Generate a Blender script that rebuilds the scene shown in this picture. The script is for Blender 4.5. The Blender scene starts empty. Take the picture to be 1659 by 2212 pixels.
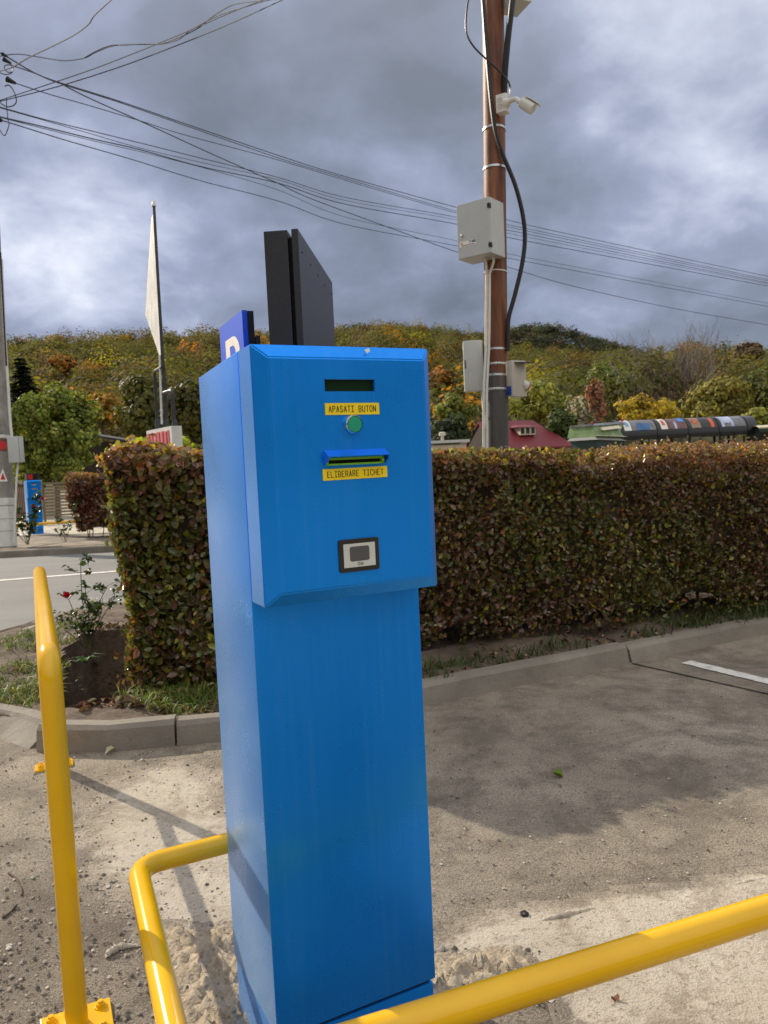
import bpy, bmesh, math, random
import numpy as np
from mathutils import Vector, Matrix
random.seed(7); RNG = np.random.default_rng(7)
S = bpy.context.scene
COL = S.collection
R = math.radians
pi = math.pi

# ------------------------------------------------------------------ camera
PITCH, ROLL, F, EYE = 0.0664, 0.0464, 1665.0, 1.24       # radians, radians, focal length in picture units (1659 x 2212), metres
cp, sp = math.cos(PITCH), math.sin(PITCH)
_F = Vector((0, cp, -sp)); _U0 = Vector((0, sp, cp)); _R0 = Vector((1, 0, 0))
_U = _U0*math.cos(ROLL) + _R0*math.sin(ROLL); _Rt = _R0*math.cos(ROLL) - _U0*math.sin(ROLL)
CAM = Vector((0, 0, EYE))
cam = bpy.data.cameras.new('camera'); co = bpy.data.objects.new('camera', cam); COL.objects.link(co)
co.matrix_world = Matrix(((_Rt.x, _U.x, -_F.x, 0), (_Rt.y, _U.y, -_F.y, 0), (_Rt.z, _U.z, -_F.z, EYE), (0, 0, 0, 1)))
cam.sensor_fit = 'AUTO'; cam.sensor_width = 36; cam.lens = F/2212*36
cam.clip_start = 0.05; cam.clip_end = 4000
cam.dof.use_dof = True; cam.dof.focus_distance = 1.75; cam.dof.aperture_fstop = 11.0
S.camera = co

# ------------------------------------------------------------------ light
SUN_EL = R(29.3); SUN_D = Vector((-0.76, 0.65))           # horizontal direction towards the sun
SUN_D.normalize()
sun = bpy.data.lights.new('sun', 'SUN'); so = bpy.data.objects.new('sun', sun); COL.objects.link(so)
sun.energy = 5.0; sun.angle = R(0.55); sun.color = (1.0, 0.89, 0.72)
to_sun = Vector((SUN_D.x*math.cos(SUN_EL), SUN_D.y*math.cos(SUN_EL), math.sin(SUN_EL)))
so.rotation_euler = to_sun.to_track_quat('Z', 'Y').to_euler(); so.location = (-20, 20, 30)
S.view_settings.view_transform = 'Standard'; S.view_settings.look = 'None'
S.view_settings.exposure = 0.0; S.view_settings.gamma = 1.0
S.render.engine = 'CYCLES'
S.cycles.max_bounces = 8; S.cycles.transparent_max_bounces = 8

W = bpy.data.worlds.new('World'); S.world = W; W.use_nodes = True
nt = W.node_tree; nt.nodes.clear()
def wn(t, **k):
    n = nt.nodes.new(t)
    for a, b in k.items(): setattr(n, a, b)
    return n
def wl(a, b): nt.links.new(a, b)
def wmath(op, a, b=None, c=None, clamp=False):
    n = wn('ShaderNodeMath', operation=op, use_clamp=clamp)
    for i, v in enumerate((a, b, c)):
        if v is None: continue
        if isinstance(v, (int, float)): n.inputs[i].default_value = v
        else: wl(v, n.inputs[i])
    return n.outputs[0]
out = wn('ShaderNodeOutputWorld')
sky = wn('ShaderNodeTexSky', sky_type='NISHITA', sun_disc=False, sun_elevation=SUN_EL)
sky.sun_rotation = math.atan2(SUN_D.x, SUN_D.y)
bg1 = wn('ShaderNodeBackground'); bg1.inputs[1].default_value = 0.12; wl(sky.outputs[0], bg1.inputs[0])
tc = wn('ShaderNodeTexCoord'); sx = wn('ShaderNodeSeparateXYZ'); wl(tc.outputs['Generated'], sx.inputs[0])
zz = wmath('ADD', wmath('MAXIMUM', sx.outputs[2], 0.0), 0.42)
cxy = wn('ShaderNodeCombineXYZ')
wl(wmath('DIVIDE', sx.outputs[0], zz), cxy.inputs[0]); wl(wmath('DIVIDE', sx.outputs[1], zz), cxy.inputs[1])
def noise(scale, detail, rough, off, dist=0.0):
    mp = wn('ShaderNodeMapping'); mp.inputs['Location'].default_value = off; wl(cxy.outputs[0], mp.inputs[0])
    n = wn('ShaderNodeTexNoise'); n.inputs['Scale'].default_value = scale; n.inputs['Detail'].default_value = detail
    n.inputs['Roughness'].default_value = rough; n.inputs['Distortion'].default_value = dist; wl(mp.outputs[0], n.inputs[0]); return n.outputs[0]
n1 = noise(2.0, 6, 0.50, (3.1, 1.7, 0.4), 0.25); n2 = noise(6.0, 7, 0.55, (0.3, 4.2, 2.0), 0.25)
def lobe(v, width, gain):                                  # brighter part of the overcast round one direction
    v = Vector(v).normalized(); d = wn('ShaderNodeVectorMath', operation='DOT_PRODUCT')
    nm = wn('ShaderNodeVectorMath', operation='NORMALIZE'); wl(tc.outputs['Generated'], nm.inputs[0])
    wl(nm.outputs[0], d.inputs[0]); d.inputs[1].default_value = v
    x = wmath('SUBTRACT', 1.0, d.outputs['Value']); x = wmath('DIVIDE', x, -width)
    return wmath('MULTIPLY', wmath('EXPONENT', x), gain)
def raydir(px, py): return (_F*F + _Rt*(px-829.5) - _U*(py-1106)).normalized()
val = wmath('ADD', wmath('MULTIPLY', wmath('SUBTRACT', n1, 0.5), 1.65), wmath('MULTIPLY', wmath('SUBTRACT', n2, 0.5), 0.75))
val = wmath('ADD', val, wmath('MULTIPLY', wmath('SUBTRACT', sx.outputs[2], 0.33), 0.50))
for px, py, w_, g_ in ((60, 560, 0.009, 0.40), (200, 620, 0.008, 0.20), (1540, 120, 0.03, 0.42), (1590, 470, 0.008, 0.24), (1300, 60, .01, .10), (20, 60, 0.02, 0.05), (1150, 640, 0.012, -0.07), (700, 330, 0.03, -0.05),
                       (430, 480, 0.012, -0.10), (1250, 650, 0.02, -0.08), (820, 670, 0.03, -0.12), (1500, 640, 0.015, -0.10)):
    val = wmath('ADD', val, lobe(raydir(px, py), w_, g_))
bright = wmath('ADD', lobe((0.25, -0.38, 0.89), 0.40, 1.0), 0.0)       # warm white glow added to the unseen sky overhead to lift the ambient light
ramp = wn('ShaderNodeValToRGB'); wl(wmath('ADD', val, 0.325, clamp=True), ramp.inputs[0])
e = ramp.color_ramp.elements
e[0].position = 0.0; e[0].color = (0.085, 0.118, 0.185, 1)
e[1].position = 1.0; e[1].color = (1.15, 1.17, 1.25, 1)
for p_, c_ in ((0.25, (0.165, 0.207, 0.322, 1)), (0.45, (0.268, 0.318, 0.490, 1)), (0.68, (0.56, 0.62, 0.80, 1))):
    q = e.new(p_); q.color = c_
bg2 = wn('ShaderNodeBackground'); cm = wn('ShaderNodeMix', data_type='RGBA'); wl(wmath('MINIMUM', bright, 1.0), cm.inputs[0]); wl(ramp.outputs[0], cm.inputs[6]); cm.inputs[7].default_value = (1.50, 1.46, 1.38, 1)
wl(cm.outputs[2], bg2.inputs[0]); bg2.inputs[1].default_value = 1.0
mx = wn('ShaderNodeMixShader'); mx.inputs[0].default_value = 0.93
wl(bg1.outputs[0], mx.inputs[1]); wl(bg2.outputs[0], mx.inputs[2]); wl(mx.outputs[0], out.inputs[0])

# ------------------------------------------------------------------ helpers
def gz(y):                                                 # the ground falls a little towards the far side of the road
    t = min(1, max(0, (y-5.6)/11.0)); return -0.30*t*t*(3-2*t)
def at(px, py, d):                                         # point d metres ahead on the sight line through a picture point
    r = raydir(px, py); return CAM + r*(d/(r.dot(_F)))
def G(px, py, z=0.0):                                      # where that sight line meets the ground (raised by z)
    r = raydir(px, py); p = None; g = 0
    for _ in range(30):
        p = CAM + r*((g + z - EYE)/r.z); g = 0.5*g + 0.5*gz(p.y)
    return p
def pxs(p):
    d = Vector(p) - CAM; z = d.dot(_F); return 829.5 + F*d.dot(_Rt)/z, 1106 - F*d.dot(_U)/z

MATS = {}
class NT:
    def __init__(s, name):
        s.m = bpy.data.materials.new(name); s.m.use_nodes = True; s.t = s.m.node_tree; s.t.nodes.clear()
        s.o = s.n('ShaderNodeOutputMaterial'); s.b = s.n('ShaderNodeBsdfPrincipled'); s.l(s.b.outputs[0], s.o.inputs[0]); MATS[name] = s.m
        s.co = s.n('ShaderNodeTexCoord').outputs['Object']
    def n(s, t, **k):
        n = s.t.nodes.new(t)
        for a, b in k.items(): setattr(n, a, b)
        return n
    def l(s, a, b): s.t.links.new(a, b)
    def set(s, **k):
        for a, v in k.items():
            i = s.b.inputs[a.replace('_', ' ')]
            if hasattr(v, 'is_linked') or hasattr(v, 'links'): s.l(v, i)
            else: i.default_value = (*v, 1) if isinstance(v, tuple) and len(v) == 3 else v
        return s
    def noise(s, scale, detail=4, rough=0.55, vec=None, dist=0):
        n = s.n('ShaderNodeTexNoise'); n.inputs['Scale'].default_value = scale; n.inputs['Detail'].default_value = detail
        n.inputs['Roughness'].default_value = rough; n.inputs['Distortion'].default_value = dist; s.l(vec or s.co, n.inputs[0]); return n.outputs[0]
    def voro(s, scale, feature='F1'):
        n = s.n('ShaderNodeTexVoronoi', feature=feature); n.inputs['Scale'].default_value = scale; s.l(s.co, n.inputs[0]); return n.outputs[0]
    def ramp(s, fac, *st):
        n = s.n('ShaderNodeValToRGB'); s.l(fac, n.inputs[0]); e = n.color_ramp.elements
        while len(e) < len(st): e.new(0.5)
        for el, (p, c) in zip(e, st): el.position = p; el.color = (*c, 1) if not isinstance(c, (int, float)) else (c, c, c, 1)
        return n.outputs[0]
    def mix(s, fac, a, b, mode='MIX'):
        n = s.n('ShaderNodeMix', data_type='RGBA', blend_type=mode)
        for i, v in ((0, fac), (6, a), (7, b)):
            if hasattr(v, 'links'): s.l(v, n.inputs[i])
            else: n.inputs[i].default_value = (*v, 1) if isinstance(v, tuple) else v
        return n.outputs[2]
    def bump(s, h, strength=0.3, dist=0.01, chain=None):
        n = s.n('ShaderNodeBump'); n.inputs['Strength'].default_value = strength; n.inputs['Distance'].default_value = dist
        s.l(h, n.inputs['Height'])
        if chain: s.l(chain, n.inputs['Normal'])
        s.l(n.outputs[0], s.b.inputs['Normal']); return n.outputs[0]
    def stretch(s, v):
        m = s.n('ShaderNodeMapping'); m.inputs['Scale'].default_value = v; s.l(s.co, m.inputs[0]); return m.outputs[0]
def plain(name, col, rough=0.5, metal=0.0, var=0.12, scale=8, bump=0.0, **k):
    t = NT(name); n = t.noise(scale, 5, 0.6)
    c = t.ramp(n, (0.3, tuple(x*(1-var) for x in col)), (0.7, tuple(min(1, x*(1+var)) for x in col)))
    t.set(Base_Color=c, Roughness=rough, Metallic=metal, **k)
    if bump: t.bump(t.noise(scale*12, 4), bump, 0.004)
    return t.m

class MB:
    def __init__(s): s.v = []; s.f = []
    def add(s, vs, fs):
        o = len(s.v); s.v += [tuple(v) for v in vs]; s.f += [tuple(i+o for i in f) for f in fs]; return s
    def box(s, c, size, ax=None):
        c = Vector(c); X, Y, Z = ax or (Vector((1, 0, 0)), Vector((0, 1, 0)), Vector((0, 0, 1)))
        hx, hy, hz = (q/2 for q in size)
        vs = [c + X*a*hx + Y*b*hy + Z*d*hz for a, b, d in ((-1, -1, -1), (1, -1, -1), (1, 1, -1), (-1, 1, -1), (-1, -1, 1), (1, -1, 1), (1, 1, 1), (-1, 1, 1))]
        return s.add(vs, [(3, 2, 1, 0), (4, 5, 6, 7), (0, 1, 5, 4), (1, 2, 6, 5), (2, 3, 7, 6), (3, 0, 4, 7)])
    def hexa(s, b, t):                                     # bottom ring and top ring of points
        n = len(b); return s.add(list(b)+list(t), [tuple(range(n-1, -1, -1)), tuple(range(n, 2*n))] + [(i, (i+1) % n, n+(i+1) % n, n+i) for i in range(n)])
    def prism(s, pts, z0, z1): return s.hexa([(p[0], p[1], z0) for p in pts], [(p[0], p[1], z1) for p in pts])
    def tube(s, pts, r, n=12, cap=True):
        pts = [Vector(p) for p in pts]; rs = r if isinstance(r, (list, tuple)) else [r]*len(pts); o = len(s.v); up = None; m = len(pts)
        for i, p in enumerate(pts):
            t = (pts[min(i+1, m-1)] - pts[max(i-1, 0)]).normalized()
            if up is None: up = t.orthogonal().normalized()
            up = (up - t*up.dot(t)).normalized(); q = t.cross(up)
            for k in range(n):
                a = 2*pi*k/n; s.v.append(tuple(p + (up*math.cos(a) + q*math.sin(a))*rs[i]))
        for i in range(m-1):
            for k in range(n): s.f.append((o+i*n+k, o+i*n+(k+1) % n, o+(i+1)*n+(k+1) % n, o+(i+1)*n+k))
        if cap: s.f.append(tuple(o+k for k in range(n-1, -1, -1))); s.f.append(tuple(o+(m-1)*n+k for k in range(n)))
        return s
    def lathe(s, c, ax, prof, n=20):                       # prof: (radius, distance along axis)
        c = Vector(c); ax = Vector(ax).normalized(); u = ax.orthogonal().normalized(); w = ax.cross(u); o = len(s.v)
        for r, h in prof:
            for k in range(n):
                a = 2*pi*k/n; s.v.append(tuple(c + ax*h + (u*math.cos(a)+w*math.sin(a))*r))
        for i in range(len(prof)-1):
            for k in range(n): s.f.append((o+i*n+k, o+i*n+(k+1) % n, o+(i+1)*n+(k+1) % n, o+(i+1)*n+k))
        s.f.append(tuple(o+k for k in range(n-1, -1, -1))); s.f.append(tuple(o+(len(prof)-1)*n+k for k in range(n))); return s
    def build(s, name, mat, parent=None, smooth=False, bevel=0.0, local=False, seg=2):
        me = bpy.data.meshes.new(name); vs = s.v
        if parent is not None and not local:
            r_ = parent
            while r_.parent: r_ = r_.parent
            L = r_.location; vs = [(v[0]-L.x, v[1]-L.y, v[2]-L.z) for v in vs]
        me.from_pydata(vs, [], s.f); me.validate()
        bm = bmesh.new(); bm.from_mesh(me); bmesh.ops.recalc_face_normals(bm, faces=bm.faces)
        if bevel: bmesh.ops.bevel(bm, geom=list(bm.edges), offset=bevel, segments=seg, affect='EDGES', profile=0.6, clamp_overlap=True)
        bm.to_mesh(me); bm.free()
        if smooth:
            for p in me.polygons: p.use_smooth = True
            try: me.set_sharp_from_angle(angle=R(40))
            except Exception: pass
        me.materials.append(MATS[mat] if isinstance(mat, str) else mat)
        ob = bpy.data.objects.new(name, me); COL.objects.link(ob)
        if parent is not None: ob.parent = parent
        return ob
def tag(o, label=None, cat=None, group=None, kind=None):
    for k, v in (('label', label), ('category', cat), ('group', group), ('kind', kind)):
        if v: o[k] = v
    return o
def thing(name, label, cat, loc, rz=0.0, group=None):
    o = bpy.data.objects.new(name, None); COL.objects.link(o); o.location = loc; o.rotation_euler = (0, 0, rz); o.empty_display_size = 0.2
    return tag(o, label, cat, group)
def struct(o): o['kind'] = 'structure'; return o
def spline(pts, n=8):
    P = [Vector(p) for p in pts]; res = []
    for i in range(len(P)-1):
        a, b, c, d = P[max(i-1, 0)], P[i], P[i+1], P[min(i+2, len(P)-1)]
        for k in range(n):
            t = k/n; res.append(0.5*((2*b) + (c-a)*t + (2*a-5*b+4*c-d)*t*t + (3*b-a-3*c+d)*t**3))
    return res + [P[-1]]
def bend(pts, r, n=7):                                     # polyline with rounded corners
    P = [Vector(p) for p in pts]; res = [P[0]]
    for i in range(1, len(P)-1):
        a = (P[i-1]-P[i]).normalized(); b = (P[i+1]-P[i]).normalized()
        q0 = P[i]+a*r; q1 = P[i]+b*r
        for k in range(n+1):
            t = k/n; res.append(q0*(1-t)**2 + P[i]*2*t*(1-t) + q1*t*t)
    return res + [P[-1]]
def arrays(name, V, Q, C, mat, parent=None):               # fast mesh from numpy: quads and one colour per vertex
    me = bpy.data.meshes.new(name); V = np.asarray(V, np.float32); Q = np.asarray(Q, np.int32)
    if parent is not None:
        r_ = parent
        while r_.parent: r_ = r_.parent
        V = V - np.array(r_.location, np.float32)
    me.vertices.add(len(V)); me.vertices.foreach_set('co', V.ravel())
    k = Q.shape[1]; me.loops.add(Q.size); me.loops.foreach_set('vertex_index', Q.ravel())
    me.polygons.add(len(Q)); me.polygons.foreach_set('loop_start', np.arange(0, Q.size, k, dtype=np.int32)); me.polygons.foreach_set('loop_total', np.full(len(Q), k, np.int32))
    me.update(calc_edges=True)
    if C is not None:
        a = me.color_attributes.new('col', 'FLOAT_COLOR', 'POINT'); a.data.foreach_set('color', np.concatenate([np.asarray(C, np.float32), np.ones((len(V), 1), np.float32)], 1).ravel())
    me.materials.append(MATS[mat]); ob = bpy.data.objects.new(name, me); COL.objects.link(ob)
    if parent is not None: ob.parent = parent
    return ob
def unit(a): return a/np.maximum(np.linalg.norm(a, axis=1, keepdims=True), 1e-9)
def leafcloud(P, N, size, C, asp=0.55, fold=0.25, full=True):
    n = len(P); N = unit(N); A = unit(np.cross(N, RNG.normal(size=(n, 3)))); B = np.cross(N, A); s = np.broadcast_to(size, (n,))[:, None]
    L = A*s; Wd = B*s*asp/2; up = N*s*fold*asp*0.5
    if full:
        V = np.stack([P-L*.5, P-L*.22+Wd*.85+up, P+L*.15+Wd+up, P+L*.5-up*.6, P+L*.15-Wd+up, P-L*.22-Wd*.85+up], 1).reshape(-1, 3)
        b = np.arange(n)[:, None]*6; Q = np.concatenate([b+np.array([[0, 1, 2, 3]]), b+np.array([[0, 3, 4, 5]])], 0); k = 6
    else:
        V = np.stack([P-L*.5, P+Wd, P+L*.5, P-Wd], 1).reshape(-1, 3); Q = np.arange(n)[:, None]*4+np.array([[0, 1, 2, 3]]); k = 4
    return V, Q, np.repeat(C, k, 0)
def pick(pal, n, var=0.25):
    w = np.array([p[0] for p in pal], float); c = np.array([p[1] for p in pal])
    r = c[RNG.choice(len(pal), n, p=w/w.sum())]; return np.clip(r*(1+RNG.normal(size=(n, 1))*var)*(1+RNG.normal(size=(n, 3))*0.06), 0.002, 1)
def letters(text, size, w, mb, org, ax, az, ay, th=0.0006, stroke=0.13, gap=1.35):
    # monospaced stroke lettering, drawn as thin raised bars; org = lower left corner
    g = {'A': ['00,15,35,50'.replace('15,35', '26')], 'P': ['00,06,36,45,44,33,03'], 'S': ['01,10,30,41,42,33,13,04,05,16,36,45'], 'T': ['06,46', '20,26'], 'I': ['06,46', '00,40', '20,26'],
         'B': ['00,06,36,45,44,33,03', '33,42,41,30,00'], 'U': ['06,01,10,30,41,46'], 'O': ['10,01,05,16,36,45,41,30,10'], 'N': ['00,06,40,46'], 'E': ['46,06,00,40', '03,33'],
         'L': ['06,00,40'], 'R': ['00,06,36,45,44,33,03', '23,40'], 'C': ['45,36,16,05,01,10,30,41'], 'H': ['00,06', '40,46', '03,43'], ' ': [],
         'M': ['00,06,23,46,40'], 'a': ['03,23,32,30', '32,12,01,10,20,32'], 't': ['15,11,20,30', '03,33']}
    g['A'] = ['00,26,40', '12,32']
    sx_ = w; sy_ = size/6.0; org = Vector(org)
    for i, ch in enumerate(text):
        for line in g.get(ch, []):
            pt = [(int(p[0])*sx_/4 + i*sx_*gap, int(p[1])*sy_) for p in line.split(',')]
            for (a, b), (c, d) in zip(pt, pt[1:]):
                dx, dy = c-a, d-b; L = math.hypot(dx, dy)
                if L == 0: continue
                h = size*stroke/2; ux, uy = dx/L, dy/L; a -= ux*h*.8; b -= uy*h*.8; c += ux*h*.8; d += uy*h*.8
                q = [(a-uy*h, b+ux*h), (a+uy*h, b-ux*h), (c+uy*h, d-ux*h), (c-uy*h, d+ux*h)]
                mb.hexa([org+ax*x+az*y for x, y in q], [org+ax*x+az*y+ay*th for x, y in q])
    return mb

# ------------------------------------------------------------------ materials
t = NT('blue_paint')
n = t.noise(3.0, 5, 0.6); st_ = t.noise(1.0, 6, 0.7, t.stretch((60, 60, 1.2)))
c = t.ramp(n, (0.25, (0.0, 0.235, 0.87)), (0.8, (0.0, 0.262, 0.95)))
c = t.mix(t.ramp(st_, (0.50, 0.0), (0.80, 0.22)), c, (0.08, 0.36, 0.84))
rg = t.ramp(t.noise(9, 5, 0.7), (0.3, 0.25), (0.75, 0.34))
t.set(Base_Color=c, Roughness=rg, Metallic=0.55, Specular_IOR_Level=0.42, Sheen_Weight=0.26, Sheen_Roughness=0.35, Sheen_Tint=(0.72, 0.92, 1.0)); t.bump(t.noise(230, 2, 0.4), 0.05, 0.0005)
t = NT('yellow_paint')
c = t.ramp(t.noise(6, 5, 0.6), (0.3, (0.78, 0.42, 0.002)), (0.75, (0.87, 0.495, 0.005)))
c = t.mix(t.ramp(t.noise(42, 5, 0.75), (0.70, 0.0), (0.76, 0.55)), c, (0.42, 0.20, 0.02))
t.set(Base_Color=c, Roughness=0.19); t.bump(t.noise(70, 4, 0.6), 0.10, 0.003)
plain('black_metal', (0.012, 0.013, 0.017), 0.42, 0, 0.3, 14, 0.08)
plain('dark_metal', (0.03, 0.032, 0.036), 0.4, 0.2, 0.3, 10)
plain('black_rubber', (0.008, 0.008, 0.009), 0.45, 0, 0.3, 10)
plain('black_void', (0.003, 0.003, 0.003), 0.9)
plain('label_yellow', (0.92, 0.68, 0.006), 0.4, 0, 0.05, 30)
plain('label_orange', (0.75, 0.30, 0.16), 0.5, 0, 0.2, 60)
plain('ink', (0.018, 0.008, 0.008), 0.5)
plain('button_green', (0.005, 0.33, 0.19), 0.35, 0, 0.05, 20)
plain('chrome', (0.75, 0.75, 0.76), 0.18, 1.0, 0.1)
plain('cable_grey', (0.07, 0.07, 0.072), 0.5, 0, 0.3, 30)
plain('cable_matt', (0.03, 0.03, 0.032), 0.8)
plain('steel', (0.6, 0.6, 0.6), 0.35, 0.9, 0.2, 30)
t = NT('lcd_glass'); t.set(Base_Color=(0.002, 0.024, 0.006), Roughness=0.45, Specular_IOR_Level=0.15)
t = NT('slot_green'); t.set(Base_Color=(0.22, 0.62, 0.02), Roughness=0.3, Transmission_Weight=0.25)
plain('reader_black', (0.012, 0.012, 0.013), 0.3)
plain('reader_silver', (0.62, 0.64, 0.62), 0.35, 0.15, 0.05, 20)
t = NT('reader_pad'); 
w_ = t.n('ShaderNodeTexWave', wave_type='BANDS', bands_direction='X'); w_.inputs['Scale'].default_value = 420; w_.inputs['Distortion'].default_value = 0.2; t.l(t.co, w_.inputs[0])
t.set(Base_Color=t.ramp(w_.outputs[0], (0.3, (0.075, 0.077, 0.078)), (0.8, (0.10, 0.102, 0.103))), Roughness=0.5)
plain('white_chip', (0.8, 0.8, 0.78), 0.6)
plain('sign_blue', (0.01, 0.09, 0.72), 0.45, 0, 0.08, 6)
plain('sign_white', (0.8, 0.78, 0.72), 0.5, 0, 0.06, 20)
plain('white_paint', (0.66, 0.66, 0.63), 0.5, 0, 0.12, 9)
t = NT('weathered_panel')
c = t.ramp(t.noise(5, 6, 0.7, t.stretch((3, 3, 1))), (0.35, (0.50, 0.49, 0.45)), (0.62, (0.78, 0.77, 0.74))); t.set(Base_Color=c, Roughness=0.6)
t = NT('peeling_red')
c = t.mix(t.ramp(t.noise(16, 5, 0.6, t.stretch((3, 3, 0.35))), (0.52, 0.0), (0.60, 1.0)), (0.56, 0.07, 0.085), (0.70, 0.30, 0.28)); t.set(Base_Color=c, Roughness=0.6)
plain('cabinet_grey', (0.50, 0.52, 0.50), 0.45, 0, 0.05, 6)
plain('cabinet_beige', (0.50, 0.47, 0.40), 0.5, 0, 0.08, 8)
plain('conduit_white', (0.66, 0.65, 0.60), 0.45, 0, 0.08, 12)
plain('camera_white', (0.66, 0.65, 0.60), 0.4, 0, 0.08, 14)
plain('socket_blue', (0.01, 0.06, 0.33), 0.4); plain('socket_red', (0.32, 0.02, 0.015), 0.4)
plain('sticker_blue', (0.02, 0.12, 0.40), 0.5); plain('sticker_red', (0.55, 0.10, 0.06), 0.5); plain('sticker_grey', (0.12, 0.13, 0.15), 0.5)
t = NT('pole_wood')
g1 = t.noise(1.0, 7, 0.65, t.stretch((16, 16, 1.1))); g2 = t.noise(3.2, 4, 0.6, t.stretch((2.0, 2.0, 0.75)))
sz = t.n('ShaderNodeSeparateXYZ'); t.l(t.co, sz.inputs[0])
c1 = t.ramp(g1, (0.3, (0.050, 0.015, 0.005)), (0.5, (0.155, 0.045, 0.012)), (0.72, (0.28, 0.115, 0.040)))
c2 = t.ramp(g1, (0.3, (0.035, 0.032, 0.030)), (0.7, (0.115, 0.105, 0.095)))
mr = t.n('ShaderNodeMapRange'); mr.inputs[1].default_value = 1.9; mr.inputs[2].default_value = 3.3; t.l(sz.outputs[2], mr.inputs[0])
ad = t.n('ShaderNodeMath', operation='ADD'); t.l(mr.outputs[0], ad.inputs[0]); t.l(g2, ad.inputs[1])
t.set(Base_Color=t.mix(t.ramp(ad.outputs[0], (0.57, 0.0), (0.70, 1.0)), c2, c1), Roughness=0.55); t.bump(g1, 0.45, 0.012)
t = NT('old_concrete')
c = t.ramp(t.noise(3, 7, 0.65), (0.3, (0.17, 0.155, 0.135)), (0.7, (0.36, 0.34, 0.305)))
c = t.mix(t.ramp(t.noise(2.6, 6, 0.7, t.stretch((5, 5, 1))), (0.62, 0.0), (0.72, 0.7)), c, (0.15, 0.07, 0.03)); t.set(Base_Color=c, Roughness=0.85); t.bump(t.noise(30, 5, 0.6), 0.5, 0.01)
t = NT('kerb_concrete')
c = t.ramp(t.noise(2.4, 7, 0.65), (0.28, (0.165, 0.143, 0.115)), (0.55, (0.24, 0.212, 0.172)), (0.75, (0.31, 0.28, 0.235)))
c = t.mix(t.ramp(t.noise(24, 6, 0.7), (0.60, 0.0), (0.74, 0.55)), c, (0.12, 0.10, 0.08))
t.set(Base_Color=c, Roughness=0.9); b_ = t.bump(t.noise(5, 6, 0.6), 0.5, 0.03); t.bump(t.noise(90, 5, 0.65), 0.55, 0.006, b_)
def worn(t):                                               # old cast concrete with exposed stones
    big = t.noise(1.0, 7, 0.62, dist=0.6); mid = t.noise(4.5, 7, 0.72); fine = t.noise(120, 5, 0.75); peb = t.voro(150); spk = t.noise(310, 2, 0.5)
    c = t.ramp(big, (0.32, (0.250, 0.204, 0.150)), (0.5, (0.355, 0.297, 0.222)), (0.66, (0.47, 0.402, 0.312)))
    c = t.mix(t.ramp(mid, (0.36, 0.85), (0.53, 0.0)), c, (0.150, 0.122, 0.090))
    c = t.mix(t.ramp(mid, (0.55, 0.0), (0.72, 0.75)), c, (0.40, 0.35, 0.28))
    c = t.mix(t.ramp(fine, (0.48, 0.0), (0.62, 0.85)), c, (0.115, 0.092, 0.070))
    c = t.mix(t.ramp(spk, (0.56, 0.0), (0.68, 0.8)), c, (0.56, 0.50, 0.42))
    c = t.mix(t.ramp(t.noise(1.7, 7, 0.72, dist=0.8), (0.49, 0.0), (0.60, 0.62)), c, (0.140, 0.116, 0.088))
    c = t.mix(t.ramp(peb, (0.10, 0.5), (0.26, 0.0)), c, (0.13, 0.11, 0.092))
    return c, ((mid, 0.18, 0.02), (fine, 0.95, 0.010), (peb, 0.6, 0.005))
def cement(t):
    lum = t.noise(3.5, 7, 0.66); m2 = t.noise(7, 7, 0.72, dist=0.6); f2 = t.noise(70, 5, 0.7); tro = t.noise(2, 5, 0.6, t.stretch((3, 22, 1)))
    c = t.ramp(lum, (0.3, (0.42, 0.362, 0.275)), (0.6, (0.55, 0.49, 0.395)), (0.8, (0.64, 0.585, 0.49)))
    c = t.mix(t.ramp(m2, (0.52, 0.0), (0.70, 0.85)), c, (0.32, 0.262, 0.192))
    c = t.mix(t.ramp(f2, (0.55, 0.0), (0.66, 0.8)), c, (0.19, 0.152, 0.112))
    c = t.mix(t.ramp(t.noise(2.2, 7, 0.75, dist=0.7), (0.52, 0.0), (0.60, 0.7)), c, (0.27, 0.215, 0.155))
    return c, ((m2, 0.45, 0.02), (tro, 0.25, 0.02), (f2, 0.5, 0.004))
def rubble(t):
    a = t.noise(22, 7, 0.72); b = t.voro(48); d = t.noise(60, 6, 0.7)
    c = t.ramp(a, (0.3, (0.34, 0.265, 0.18)), (0.5, (0.60, 0.49, 0.345)), (0.72, (0.72, 0.63, 0.49)))
    c = t.mix(t.ramp(b, (0.05, 0.8), (0.30, 0.0)), c, (0.20, 0.175, 0.15)); return c, ((b, 0.6, 0.012), (d, 0.7, 0.008))
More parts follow.
